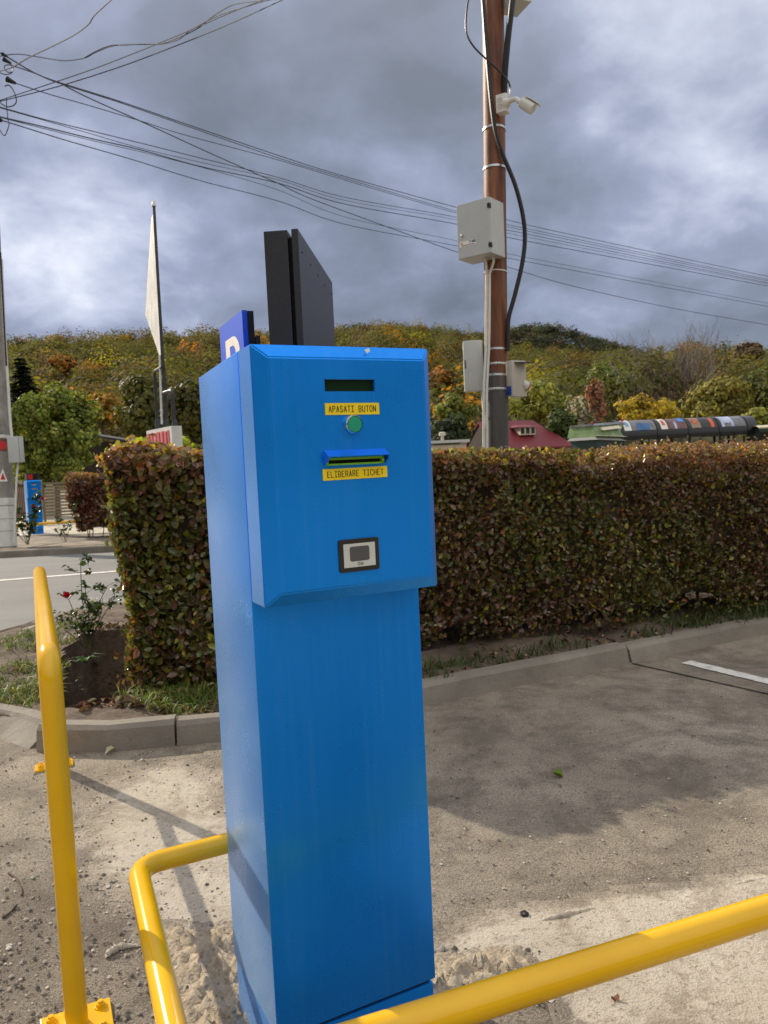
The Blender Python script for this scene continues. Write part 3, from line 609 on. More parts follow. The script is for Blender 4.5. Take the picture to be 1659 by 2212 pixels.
cq = [(cx_-.003, cz_+.0023), (cx_+.0006, cz_+.0023), (cx_+.0016, cz_), (cx_+.0006, cz_-.0023), (cx_-.003, cz_-.0018)]
for a, b in zip(cq, cq[1:]+cq[:1]): bar(m, a, b)
for rr in (.004, .0026): 
    pp = [(cx_+.0078-rr*math.cos(R(a)), cz_+rr*math.sin(R(a))*.9) for a in range(-50, 51, 20)]
    for a, b in zip(pp, pp[1:]): bar(m, a, b)
m.lathe((cx_+.0078, y_, cz_), N_, [(.0008, 0), (.0008, .0005)], 12); m.build('reader_symbol', 'ink', rd, False, 0, True)
cu, cz_ = fz(1132, 140, RAISE*.5)
MB().add([(cu+a*.006+random.uniform(-.002, .002), -.0135-.0, cz_+b*.006+random.uniform(-.001, .001)) for a, b in ((-1, .3), (-.3, -1), (.2, -.4), (1, -.1), (.4, .4), (.1, 1))]+[(cu, -.011, cz_)], [(0, 1, 2, 3, 4, 5), (0, 1, 6), (3, 4, 6)]).build('paint_chip', 'white_chip', kiosk, False, 0, True)
# ---- second machine across the road: same machine, copied with its parts
def copy_tree(o, parent=None):
    c = o.copy(); COL.objects.link(c)
    if parent: c.parent = parent
    for ch in list(o.children): copy_tree(ch, c)
    return c
far = copy_tree(kiosk); fp = G(66, 1156); far.location = (fp.x, fp.y, gz(fp.y)); far.rotation_euler = (0, 0, 0.62)
tag(far, 'small distant blue ticket machine across the road with a red lit display on top', 'ticket machine')
for ch in far.children:
    if ch.name.startswith('instruction_label'): ch.data = ch.data.copy(); ch.data.materials[0] = MATS['label_orange']
kiosk['group'] = far['group'] = 'blue ticket machines'
hd = MB().box((KW/2, .19, ZT+.095), (KW*.86, .30, .19)).build('display_housing', 'black_metal', far, False, .004, True)
MB().box((KW*.30, .037, ZT+.095), (KW*.34, .006, .13)).build('lit_panel', 'led_red', hd, False, 0, True)
MB().box((KW*.66, .038, ZT+.095), (KW*.30, .004, .14)).build('dark_panel', 'window_dark', hd, False, 0, True)

# ---- black display housing and parking sign behind the machine
d1, d2 = 1.46, 1.46*1.305
pA = at(567.5, 499, d1); pB = at(643, 493, d1); pC = at(717.5, 610, d2)
zt = (pA.z+pB.z)/2; th_ = (pB-pA).length; ax = Vector((pB.x-pA.x, pB.y-pA.y, 0)).normalized(); ay = Vector((pC.x-pB.x, pC.y-pB.y, 0)); L_ = ay.length; ay.normalize(); ax = Vector((ay.y, -ay.x, 0))
o = Vector((pB.x, pB.y, 0)); disp = thing('display_box', 'black sheet metal display box standing on top of the blue ticket machine', 'display box', (o.x, o.y, 0))
def cuboid(a0, a1, b0, b1, z0, z1): return [(o+ax*a+ay*b+Z_*z) for z in (z0, z1) for a, b in ((a0, b0), (a1, b0), (a1, b1), (a0, b1))]
def cub(m, *a): v = cuboid(*a); return m.hexa(v[:4], v[4:])
zb_ = ZT-.008
cub(MB(), -th_, -.0205, 0, L_, zb_, zt).build('housing', 'black_metal', disp, False, .002)
cub(MB(), -.0130, 0, 0, L_, zb_, zt+.001).build('front_frame', 'black_metal', disp, False, .0015)
cub(MB(), -.0205, -.0130, .012, L_-.012, zb_+.012, zt-.012).build('groove_fill', 'black_void', disp)  # black slab filling the groove between housing and frame
for k in range(5): MB().lathe(o+ax*.0002+ay*(L_*(.08+.21*k))+Z_*(zt-.035), ax, [(.0025, 0), (.002, .001)], 10).build('screw', 'black_rubber', disp)
dP = 1.76; pR = at(522, 667, dP); pL = at(474, 711, dP*1.122); pl = Vector((pL.x-pR.x, pL.y-pR.y, 0)); wP = pl.length; pl.normalize(); pn = Vector((pl.y, -pl.x, 0))
if pn.x > 0: pn = -pn
sg = thing('parking_sign', 'blue parking sign with a white P fixed behind the ticket machine', 'sign', (pR.x, pR.y, 0)); zt = (pR.z+pL.z)/2; hP = wP*1.12
def sp(a, z, k=0.0): return Vector((pR.x, pR.y, 0))+pl*a+Z_*z+pn*k
m = MB().hexa([sp(0, zt-hP), sp(wP, zt-hP), sp(wP, zt), sp(0, zt)], [sp(0, zt-hP, -.012), sp(wP, zt-hP, -.012), sp(wP, zt, -.012), sp(0, zt, -.012)]); plate = m.build('plate', 'sign_blue', sg)
MB().hexa([sp(-.004, zt-hP, -.0125), sp(wP, zt-hP, -.0125), sp(wP, zt-.002, -.0125), sp(-.004, zt-.002, -.0125)], [sp(-.004, zt-hP, -.026), sp(wP, zt-hP, -.026), sp(wP, zt-.002, -.026), sp(-.004, zt-.002, -.026)]).build('backing', 'black_metal', sg)
# letter P, from the reader's left (far end of the plate)
m = MB(); pu = lambda u, v: sp(wP*(1-u), zt-hP*v, .0006)
arc_ = lambda cx, cy, rx, ry: [(cx+rx*math.cos(R(a)), cy-ry*math.sin(R(a))) for a in range(90, -91, -15)]
ol = [(.44, .165)]+arc_(.56, .335, .29, .17)+[(.44, .505)]; il = [(.44, .245)]+arc_(.55, .335, .13, .09)+[(.44, .425)]
n = len(ol); vs = [pu(*p) for p in ol]+[pu(*p) for p in il]; m.add(vs, [(i, i+1, n+i+1, n+i) for i in range(n-1)])
m.add([pu(*p) for p in ((.25, .165), (.44, .165), (.44, .84), (.25, .84))], [(0, 1, 2, 3)]); m.build('letter', 'sign_white', plate)
MB().hexa([sp(-.02, zt-hP+.02, -.027), sp(.05, zt-hP+.02, -.027), sp(.05, zt-.06, -.027), sp(-.02, zt-.06, -.027)], [sp(-.02, zt-hP+.02, -.034), sp(.05, zt-hP+.02, -.034), sp(.05, zt-.06, -.034), sp(-.02, zt-.06, -.034)]).build('bracket', 'dark_metal', sg)

# ------------------------------------------------------------------ yellow guard rails
def plate_bolts(root, base, ux, uy, sx_, sy_):
    pl_ = MB().box(base+Z_*.005, (sx_, sy_, .010), (ux, uy, Z_)).build('base_plate', 'yellow_paint', root, False, .0015)
    for a in (-1, 1):
        for b in (-1, 1):
            c_ = base+ux*a*(sx_/2-.022)+uy*b*(sy_/2-.022)+Z_*.010
            MB().lathe(c_, Z_, [(.015, 0), (.015, .002), (.0105, .0025), (.0105, .009), (.006, .0095), (.006, .014)], 6 if False else 12).build('bolt', 'yellow_paint', pl_, True)
pn_ = G(167, 2222); pf_ = G(117, 1656); PR = .0245; HT = .845
rail = thing('guard_rail', 'tall yellow tubular guard rail with base plates standing left of the ticket machine', 'guard rail', pn_)
u_ = (pf_-pn_); u_.z = 0; u_.normalize(); v_ = Vector((-u_.y, u_.x, 0))
MB().tube(bend([pn_+Z_*.004, pn_+Z_*HT, pf_+Z_*HT, pf_+Z_*.004], .06), PR, 28).build('hoop', 'yellow_paint', rail, True)
MB().tube([pn_+Z_*.45+u_*.015, pf_+Z_*.45-u_*.015], .019, 20).build('cross_bar', 'yellow_paint', rail, True)
plate_bolts(rail, pn_, v_, u_, .15, .12); plate_bolts(rail, pf_, v_, u_, .15, .075)
ZH = .30
A0, B0, C0 = G(296, 1872, ZH), G(403, 2362, ZH), G(1659, 1968, ZH)
bk = G(492, 1821, ZH); bd = (bk-A0).normalized(); cd = (C0-B0).normalized()
hp = thing('guard_rail', 'low yellow tubular hoop wrapped round the foot of the blue ticket machine', 'guard rail', A0-Z_*ZH)
MB().tube(bend([A0+bd*.40-Z_*ZH, A0+bd*.40, A0, B0, B0+cd*.12], .065, 9), .0245, 28).build('hoop', 'yellow_paint', hp, True)
MB().tube(bend([B0+cd*.06, C0+cd*.5, C0+cd*.5-Z_*ZH], .065, 9), .0298, 32).build('front_bar', 'yellow_paint', hp, True)
for q in (A0+bd*.40, C0+cd*.5): plate_bolts(hp, Vector((q.x, q.y, 0)), Vector((1, 0, 0)), Vector((0, 1, 0)), .14, .14)
rail['group'] = hp['group'] = 'yellow guard rails'
fa, fb = G(92, 1131, .43), G(240, 1121, .43); fl = G(94, 1176, .0)
fr = thing('guard_rail', 'distant low yellow guard rail at the second ticket machine across the road', 'guard rail', (fa.x, fa.y, gz(fa.y)), group='yellow guard rails')
q0 = Vector((fa.x, fa.y, gz(fa.y))); e_ = (fb-fa).normalized()
MB().tube(bend([q0+Vector((-.35, -.9, 0)), fa+Vector((-.35, -.9, 0)), fa, fb+e_*.6, Vector((fb.x, fb.y, gz(fb.y)))+e_*.6], .07), .032, 14).build('hoop', 'yellow_paint', fr, True)

# ------------------------------------------------------------------ hedges
PAL_G = [(3.4, (0.070, 0.085, 0.020)), (3, (0.110, 0.106, 0.024)), (1.2, (0.21, 0.19, 0.025)), (2.0, (0.115, 0.082, 0.034)), (0.6, (0.14, 0.06, 0.03)), (0.25, (0.28, 0.11, 0.02))]
PAL_B = [(3, (0.155, 0.085, 0.060)), (2.5, (0.105, 0.064, 0.044)), (1.6, (0.125, 0.100, 0.036)), (1.0, (0.20, 0.085, 0.035)), (0.6, (0.24, 0.18, 0.02))]
def hedge(name, label, F0, F1, width, h0, h1, nleaf, size, pal, pal_top, group, step=0.5, seed=0, zbase=0.08, gap=0.12):
    root = thing(name, label, 'hedge', (F0.x, F0.y, gz(F0.y)), group=group); L = (F1-F0); L.z = 0; ln = L.length; L.normalize(); n_ = Vector((L.y, -L.x, 0)); rg = RNG
    if n_.y > 0: n_ = -n_
    l_ = np.array(L); nn = np.array(n_); o = np.array((F0.x, F0.y, 0.0))
    hz = lambda s: h0+(h1-h0)*s/ln+.05*np.sin(np.pi*np.clip(s/ln, 0, 1))
    def surf(k, n):
        if k == 'front': s = rg.uniform(0, ln, n); t_ = np.zeros(n); z = rg.random(n)**0.9; N = np.tile(nn, (n, 1)); zz_ = zbase+gap+(hz(s)-zbase-gap)*z
        elif k == 'back': s = rg.uniform(0, ln, n); t_ = np.full(n, width); z = rg.random(n); N = np.tile(-nn, (n, 1)); zz_ = zbase+gap+(hz(s)-zbase-gap)*z
        elif k == 'top': s = rg.uniform(0, ln, n); t_ = rg.uniform(0, width, n); N = np.tile([0, 0, 1.], (n, 1)); zz_ = hz(s)+0*s
        else: s = np.zeros(n) if k == 'left' else np.full(n, ln); t_ = rg.uniform(0, width, n); N = np.tile(-l_ if k == 'left' else l_, (n, 1)); zz_ = zbase+gap*.5+(hz(0 if k == 'left' else ln)-zbase-gap*.5)*rg.random(n)
        s = s+.12*np.clip(1-zz_/hz(s), 0, 1)*np.clip(1-s/.6, 0, 1)
        P = o+s[:, None]*l_-t_[:, None]*nn; P[:, 2] = zz_
        w = 0.035*np.sin(s*1.1+2)+0.045*np.sin(s*2.1+zz_*3.3+seed)+0.035*np.sin(s*5.3-zz_*4.1)+0.02*np.sin(s*11+zz_*9)
        dep = np.abs(rg.normal(0, 0.045, n))+rg.random(n)**3*0.10
        out_ = rg.random(n) < 0.05; dep[out_] -= rg.random(out_.sum())*0.06
        return P+N*(w-dep)[:, None], N, s
    A = dict(front=ln*(h0+h1)/2, top=ln*width, left=width*h0*1.2, right=width*h1*.4, back=ln*(h0+h1)/2*.35); tot = sum(A.values()); Ps = []; Ns = []; Cs = []; Sz = []
    for k, a in A.items():
        n = int(nleaf*a/tot); P, N, s = surf(k, n); tint = np.clip(.5+.55*np.sin(s*2.3+P[:, 2]*3.1+seed*2)+.35*np.sin(s*5.1-P[:, 2]*4.0+1.0), 0, 1)
        isb = (rg.random(n) < tint*.75+(0.7 if k == 'top' else 0.0)+.45*(P[:, 2] > hz(s)-.16))
        c = np.clip(np.where(isb[:, None], pick(pal_top, n), pick(pal, n))*np.where(P[:, 2] > hz(s)-.09, 2.0, 1.3)[:, None], 0, .9); g = np.tile([0, 0, -.35], (n, 1))  # leaves near the top coloured lighter to imitate sun on the hedge top
        hole = np.sin(s*6.7+P[:, 2]*5.1+seed)+np.sin(s*11.3-P[:, 2]*9.7)+.8*np.sin(s*3.1+P[:, 2]*13.1)+rg.normal(0, .45, n); kp = (rg.random(n) < .35+(P[:, 2]-zbase)/.28) & (hole < 1.75+.9*(k == 'top')+.8*rg.random(n)); P, N, c, s = P[kp], N[kp], c[kp], s[kp]; n = len(P); g = g[:n]
        Ns.append(N*.9+rg.normal(size=(n, 3))*.70+g*(k != 'top')); Ps.append(P); Cs.append(c); Sz.append(size*rg.uniform(.6, 1.5, n)*np.clip(1.25-.12*s, .85, 1.25))
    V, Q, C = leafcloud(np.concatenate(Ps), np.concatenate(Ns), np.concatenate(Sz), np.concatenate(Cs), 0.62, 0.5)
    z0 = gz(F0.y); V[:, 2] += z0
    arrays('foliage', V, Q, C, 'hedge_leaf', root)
    m = MB()                                                # woody core: crooked stems and dense inner twigs
    inset = .17; nS = int(ln/0.16)
    for i in range(nS):
        s = max(.34, ln*(i+.5)/nS+random.uniform(-.05, .05)); t_ = width*random.uniform(.15, .6)
        p = F0+L*s-n_*t_; p = Vector((p.x, p.y, z0+zbase-.06)); q = p+Vector((random.uniform(-.12, .12), random.uniform(-.12, .12), hz(s)*random.uniform(.55, .85)))
        m.tube([p, p.lerp(q, .5)+Vector((random.uniform(-.05, .05), random.uniform(-.05, .05), 0)), q], [.013, .009, .004], 6)
        for k in range(3):
            a = p.lerp(q, random.uniform(.15, .8)); b = a+n_*random.uniform(.0, .18)+L*random.uniform(-.12, .18)+Z_*random.uniform(.05, .22); m.tube([a, b], [.005, .002], 4)
    m.build('stems', 'twig', root)
    nx = max(4, int(ln/.25)); V = []; Fc = []               # solid dark core in place of inner twigs, added to stop light coming through
    prof = [(inset*1.3, .13), (inset*.9, .6), (inset*.9, 1-inset), (width*.5, 1-inset*.8), (width-inset, 1-inset), (width-inset, .13)]
    for i in range(nx+1):
        s = inset+(ln-2*inset)*i/nx
        for (t_, f) in prof:
            p = F0+L*s-n_*(t_+random.uniform(-.03, .03)); V.append((p.x, p.y, z0+zbase+(hz(s)-zbase)*f+random.uniform(-.04, .03)))
    k_ = len(prof)
    for i in range(nx):
        for j in range(k_): Fc.append((i*k_+j, i*k_+(j+1) % k_, (i+1)*k_+(j+1) % k_, (i+1)*k_+j))
    Fc += [tuple(range(k_)), tuple(nx*k_+j for j in range(k_))]
    MB().add(V, Fc).build('dark_core', 'twig', root); return root
HF0, HF1 = G(258, 1492, .1), G(1659, 1318, .1); HL_ = (HF1-HF0); HL_.z = 0; HF1 = HF0+HL_*1.5
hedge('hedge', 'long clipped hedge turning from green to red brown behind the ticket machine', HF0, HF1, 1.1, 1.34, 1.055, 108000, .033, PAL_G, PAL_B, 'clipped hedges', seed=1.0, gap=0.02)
h2 = G(150, 1167); h2b = G(260, 1165)
hedge('hedge', 'small red brown hedge across the road beside the second ticket machine', Vector((h2.x, h2.y+.1, 0)), Vector((h2b.x+3.5, h2b.y+.9, 0)), 1.0, 1.52, 1.52, 9000, .075, [(4, (0.115, 0.035, 0.022)), (2, (0.075, 0.035, 0.02)), (1, (0.11, 0.075, 0.02))], PAL_B, 'clipped hedges', seed=4.0, gap=.16)

# ------------------------------------------------------------------ small plants, grass and litter
def grass(name, label, pts, n, hmin, hmax, rad, pal):
    Vs = []; Qs = []; Cs = []; o = 0
    for (p, w) in pts:
        k = int(n*w); a = RNG.uniform(0, 6.28, k); r_ = rad*np.sqrt(RNG.random(k))*w**.5; x = p.x+r_*np.cos(a)*1.3; y = p.y+r_*np.sin(a)
        h = RNG.uniform(hmin, hmax, k); yaw = RNG.uniform(0, 6.28, k); h = h*RNG.choice([.45, .7, 1.0, 1.25], k); lean = RNG.uniform(.3, 1.5, k)*h; wv = RNG.uniform(.002, .0045, k)
        dx, dy = np.cos(yaw), np.sin(yaw); z = np.array([soil_z(a_, b_) if abs(p.z) < .5 and p.y < 8 else p.z for a_, b_ in zip(x, y)])-.01
        b1 = np.stack([x-dy*wv, y+dx*wv, z], 1); b2 = np.stack([x+dy*wv, y-dx*wv, z], 1); m1 = np.stack([x+dx*lean*.35+dy*wv*.8, y+dy*lean*.35-dx*wv*.8, z+h*.6], 1); m2 = np.stack([x+dx*lean*.35-dy*wv*.8, y+dy*lean*.35+dx*wv*.8, z+h*.6], 1)
        t1 = np.stack([x+dx*lean, y+dy*lean, z+h*(1-.35*lean/h)], 1); t2 = t1+np.stack([dy*wv*.2, -dx*wv*.2, 0*wv], 1)
        V = np.stack([b1, b2, m1, m2, t2, t1], 1).reshape(-1, 3); bq = np.arange(k)[:, None]*6+o; Vs.append(V); Qs += [bq+np.array([[0, 1, 2, 3]]), bq+np.array([[3, 2, 4, 5]])]; Cs.append(np.repeat(pick(pal, k, .3), 6, 0)); o += 6*k
    ob = arrays(name, np.concatenate(Vs), np.concatenate(Qs), np.concatenate(Cs), 'grass_blade'); return tag(ob, label, 'grass', None, 'stuff')
GP = [(4, (0.09, 0.15, 0.02)), (3, (0.15, 0.19, 0.035)), (1.4, (0.28, 0.25, 0.09))]
def gp(*l): return [(G(x, y, .09), w) for x, y, w in l]
grass('grass', 'short green grass along the island kerb', gp((30, 1478, 1.0), (70, 1490, 1.0), (100, 1500, .8), (10, 1440, .5), (160, 1490, .6), (20, 1395, .5), (60, 1375, .5), (85, 1368, .5), (110, 1390, .4), (150, 1440, .3), (120, 1350, .4), (330, 1470, 1.0), (350, 1500, 1.2), (390, 1510, 1.2), (430, 1510, 1.2), (300, 1450, .8), (310, 1425, .8), (450, 1490, .8), (290, 1500, .5), (240, 1505, .2), (60, 1440, .3)), 420, .025, .085, .20, GP)
grass('grass', 'sparse grass under the front of the long hedge on the right', gp((930, 1460, .6), (980, 1440, .5), (1060, 1425, .3), (1150, 1412, .4), (1230, 1400, .5), (1400, 1370, .5), (1480, 1350, .7), (1540, 1338, 1.2), (1590, 1330, 1.4), (1640, 1318, 1.4), (1700, 1305, 1.4)), 230, .03, .10, .16, [(4, (0.05, 0.08, 0.02)), (2, (0.09, 0.11, 0.03))])
fgp = [(fk0+fdir*s+Vector((-fdir.y, fdir.x, 0))*o_+Z_*(gz(fk0.y)+.1), w) for s, o_, w in ((0.2, .5, 1), (0.6, .4, 1), (1.6, .9, .5), (2.2, .6, .6), (2.7, .5, .5), (1.2, .8, .4))]
grass('grass', 'dry grass tufts on the strip behind the far kerb', fgp, 120, .05, .2, .25, [(2, (0.16, 0.15, 0.05)), (2, (0.27, 0.23, 0.11))])
# dead leaves in the bed: one carpet
n = 1100; P = []
while len(P) < n:
    px, py = random.choice([(random.uniform(165, 470), random.uniform(1440, 1540)), (random.uniform(920, 1659), random.uniform(1340, 1470)), (random.uniform(175, 285), random.uniform(1350, 1525)), (random.uniform(175, 285), random.uniform(1350, 1525))])
    q = G(px, py, .09)
    if q.y < lin(inner, q.x)+.02: continue
    P.append((q.x, q.y, soil_z(q.x, q.y)+random.uniform(.002, .02)))
V, Q, C = leafcloud(np.array(P), np.tile([0, 0, 1.], (n, 1))+RNG.normal(size=(n, 3))*.45, RNG.uniform(.025, .06, n), pick([(3, (0.12, 0.06, 0.035)), (2, (0.22, 0.13, 0.075)), (1, (0.34, 0.27, 0.18)), (1, (0.07, 0.04, 0.03))], n), .6, .6)
tag(arrays('leaf_litter', V, Q, C, 'litter'), 'dry brown leaves lying on the soil under the hedge', 'dead leaves', None, 'stuff')
def rose(label, base, stems, nl, flowers, group, ls=.035, seed=0):
    rnd = random.Random(seed); rt = thing('rose_bush', label, 'rose bush', base, group=group); m = MB(); LP = []
    for (dx, dy, h) in stems:
        p0 = base+Vector((rnd.uniform(-.03, .03), rnd.uniform(-.03, .03), -.02)); p2 = base+Vector((dx, dy, h)); p1 = p0.lerp(p2, .5)+Vector((rnd.uniform(-.03, .03), rnd.uniform(-.03, .03), .03)); pts = spline([p0, p1, p2], 5); r0_ = .004+.002*h
        m.tube(pts, [r0_*(1-.6*i/(len(pts)-1)) for i in range(len(pts))], 6)
        for i in range(int(h*12)+1):
            a = pts[rnd.randrange(3, len(pts))]; b = a+Vector((rnd.uniform(-.1, .1), rnd.uniform(-.1, .1), rnd.uniform(.01, .08))); m.tube([a, b], [.002, .0012], 4)
            for k in range(nl): LP.append(a.lerp(b, .4+.6*k/max(1, nl-1))+Vector((rnd.uniform(-.025, .025), rnd.uniform(-.025, .025), rnd.uniform(-.015, .02))))
    m.build('stems', 'rose_stem', rt); n = len(LP); P = np.array([tuple(p) for p in LP])
    V, Q, C = leafcloud(P, np.tile([0, 0, 1.], (n, 1))+RNG.normal(size=(n, 3))*.55, ls*RNG.uniform(.6, 1.2, n), pick([(3, (0.03, 0.06, 0.018)), (2, (0.05, 0.10, 0.02)), (1, (0.10, 0.13, 0.03))], n), .62, .4); arrays('foliage', V, Q, C, 'rose_leaf', rt)
    for (fx, fy, fz_, fr_) in flowers:
        c = base+Vector((fx, fy, fz_)); m = MB()
        for ring, (cnt, rr, tilt) in enumerate(((3, .25, 1.35), (5, .5, 1.0), (6, .8, .55), (6, 1.0, .2))):
            for k in range(cnt):
                a = 2*pi*k/cnt+ring*.7; d = Vector((math.cos(a), math.sin(a), 0)); s_ = Vector((-d.y, d.x, 0)); base_ = c+d*fr_*.12*ring; tip = base_+d*fr_*rr*math.cos(tilt)+Z_*fr_*(.35+.75*math.sin(tilt)); mid = base_.lerp(tip, .55)-d*fr_*.05+Z_*fr_*.08; w = fr_*.45
                m.add([base_-s_*w*.3, base_+s_*w*.3, mid+s_*w*.9, mid-s_*w*.9, tip+s_*w*.55+Z_*fr_*.05, tip-s_*w*.55-Z_*fr_*.04], [(0, 1, 2, 3), (3, 2, 4, 5)])
        m.build('flower', 'rose_petal', rt, True)
    return rt
rb = G(192, 1396, .06); rb.z = .07
k5 = 5.0/1665
rose('small rose bush with one open red flower beside the tall yellow rail', rb, [(-.115, 0, .32), (-.17, .05, .20), (-.03, .04, .58), (.02, -.05, .42), (.15, .02, .40), (.20, .0, .32), (.08, .1, .30), (-.08, -.1, .2), (.1, -.08, .22), (.03, .1, .25), (-.13, -.06, .12), (.17, -.08, .15), (0, -.12, .16), (-.05, .02, .18), (.07, .0, .16)], 9, [(-.125, 0, .335, .036)], 'rose bushes', .040, 3)
b2 = G(60, 1176, .1); b2.z = gz(b2.y)+.12
rose('leafy rose bush with three red flowers before the white pole foot', b2, [(-.55, 0, 1.25), (-.35, 0, .95), (-.6, .1, .6), (-.2, .1, .7), (.15, 0, .8), (.28, 0, 1.0), (.42, .05, 1.15), (.3, .1, .7), (.05, .1, .5), (-.42, 0, .4), (.2, -.1, .45)], 6, [(.42, -.05, .92, .06), (.2, -.05, .78, .055), (-.62, -.05, .42, .07)], 'rose bushes', .085, 5)
b3 = G(140, 1171, .1); b3.z = gz(b3.y)+.12
rose('spindly bare rose bush on the strip right of the second ticket machine', b3, [(-.18, 0, .55), (-.05, 0, .45), (.25, 0, .75), (.12, .05, .4), (-.28, 0, .3)], 4, [], 'rose bushes', .075, 6)
# weed with broad blades and single lying things
w0 = G(190, 1395-60+75, .05); n = 16
wr = thing('weed', 'bright green weed with strap leaves at the edge of the soil hollow', 'weed', G(182, 1432, .07)); P0 = wr.location; m = []
Vs = []; Qs = []
for k in range(14):
    a = random.uniform(0, 6.28); L_ = random.uniform(.06, .13); d = np.array([math.cos(a), math.sin(a), 0]); s_ = np.array([-d[1], d[0], 0])*.009; p = np.array(P0); u = np.array([0, 0, 1.])
    Vs += [p-s_*.5, p+s_*.5, p+d*L_*.5+u*L_*.45+s_, p+d*L_*.5+u*L_*.45-s_, p+d*L_+u*L_*.35+s_*.2, p+d*L_+u*L_*.35-s_*.2]; Qs += [(6*k, 6*k+1, 6*k+2, 6*k+3), (6*k+3, 6*k+2, 6*k+4, 6*k+5)]
arrays('blades', np.array(Vs), np.array(Qs), np.tile([0.06, 0.15, 0.02], (len(Vs), 1)), 'grass_blade', wr)
def lying(name, label, cat, p, s, col, lift=.008, asp=.7, fold=1.0, mat='litter', group=None):
    V, Q, C = leafcloud(np.array([[p.x, p.y, p.z+lift]]), np.array([[.15, -.2, 1.]]), s, np.array([col]), asp, fold); return tag(arrays(name, V, Q, C, mat), label, cat, group)
LG = 'fallen leaves lying on the ground'
lying('fallen_leaf', 'single green leaf lying in the shade right of the ticket machine', 'leaf', G(1206, 1678), .045, (0.13, 0.20, 0.02), group=LG)
lying('fallen_leaf', 'curled pale green leaf lying in front of the kerb by the tall rail', 'leaf', G(238, 1628), .055, (0.50, 0.50, 0.32), .012, .5, 1.2, group=LG)
lying('fallen_leaf', 'white curled leaf lying on the bare soil left of the tall rail', 'leaf', G(112, 1430, .1), .055, (0.72, 0.70, 0.64), .01, .45, 1.0, group=LG)
lying('fallen_leaf', 'crumpled brown leaf on the soil at the left edge', 'leaf', G(30, 1451, .1), .065, (0.30, 0.20, 0.15), .012, .8, .8, group=LG)
lying('fallen_leaf', 'small dark brown leaf on the pale cement under the front rail', 'leaf', G(1328, 2170), .022, (0.16, 0.06, 0.03), .01, .8, 1.5, group=LG)
bs = bmesh.new(); bmesh.ops.create_icosphere(bs, subdivisions=2, radius=.012)
for v in bs.verts: v.co = v.co*(1+random.uniform(-.18, .18)); v.co.z *= .7
me = bpy.data.meshes.new('stone'); bs.to_mesh(me); bs.free(); me.materials.append(MATS['black_rubber']); st = bpy.data.objects.new('stone', me); COL.objects.link(st); st.location = G(1133, 1981)+Z_*.008; tag(st, 'single black stone lying on the sunlit concrete right of the machine', 'stone')
def lump(label, pts, rmax):
    P = spline([G(x, y)+Z_*z for x, y, z in pts], 9); n = len(P); rs = [rmax*(.25+.75*math.sin(pi*(k+.6)/(n+.2)))*random.uniform(.65, 1.25) for k in range(n)]
    tag(MB().tube([p+Vector((random.uniform(-.003, .003), random.uniform(-.003, .003), 0)) for p in P], rs, 9).build('cement_lump', 'fresh_cement', smooth=True), label, 'cement', 'spilled ridges of cement')
lump('spilled worm of hardened cement on the concrete beside the low hoop', [(228, 2072, .004), (240, 2062, .008), (262, 2050, .006), (304, 2046, .004)], .009)
lump('cracked ridge of cement along the edge of the pale apron', [(1165, 1996, .003), (1190, 1990, .008), (1240, 1978, .007), (1300, 1962, .003)], .009)
lump('short cement ridge farther right on the edge of the pale apron', [(1560, 1921, .002), (1610, 1909, .004), (1680, 1895, .003)], .006)
for lb, pts, mt in (('reddish curved twig lying on the concrete at the left edge', [(18, 1888), (34, 1900), (46, 1922), (47, 1936)], 'wood_brown'), ('dark broken stick lying on the concrete at the lower left edge', [(6, 1986), (24, 1972), (36, 1957)], 'twig')):
    tag(MB().tube(spline([G(x, y)+Z_*.004 for x, y in pts], 5), .003, 6).build('stick', mt), lb, 'stick')
# ------------------------------------------------------------------ utility pole with its boxes
D_ = 8.5
pt = lambda x, y, d=D_: at(x, y, d)
foot = pt(1076.5, 1290); top_ = pt(1063.5, -160)
pole = thing('utility_pole', 'tall red brown utility pole standing behind the hedge', 'utility pole', (foot.x, foot.y, gz(foot.y)))
base_ = foot+(foot-top_).normalized()*(foot.z-gz(foot.y))/abs((foot-top_).normalized().z)
rr = .121; m = MB(); pp = [base_.lerp(top_, k/24) for k in range(25)]; m.tube(pp, [rr*1.08-.012*k/24+random.uniform(-.002, .002) for k in range(25)], 22); m.build('shaft', 'pole_wood', pole, True)
axis = (top_-base_).normalized(); tocam = (CAM-pt(1070, 700)); tocam = (tocam-axis*tocam.dot(axis)).normalized(); side = axis.cross(tocam) if axis.cross(tocam).x > 0 else tocam.cross(axis)
def on(y, a=0.0, r_=rr*1.05):                              # point on the pole surface at picture height y, a radians right of the side towards the camera
    lo, hi = 0.0, 1.0
    for _ in range(40):
        mid = (lo+hi)/2
        if pxs(base_.lerp(top_, mid))[1] > y: lo = mid
        else: hi = mid
    c = base_.lerp(top_, lo); return c+(tocam*math.cos(a)+side*math.sin(a))*r_
for y, w, mt in ((282, .022, 'steel'), (367, .022, 'steel'), (590, .014, 'conduit_white'), (757, .022, 'steel'), (789, .016, 'steel'), (812.5, .022, 'steel'), (843, .016, 'steel')):
    c = on(y, 0, 0); m = MB(); ring = [c+(tocam*math.cos(a)+side*math.sin(a))*(rr*1.075) for a in [2*pi*k/30 for k in range(31)]]
    V = []
    for p in ring: V += [p-axis*w/2, p+axis*w/2]
    m.add(V, [(2*k, 2*k+2, 2*k+3, 2*k+1) for k in range(30)])
    if w < .018 and y > 700:                                # perforated band: row of lobes
        for k in range(30): m.lathe(ring[k], (ring[k]-c), [(.016, 0), (.010, .004)], 6)
    m.build('strap', mt, pole)
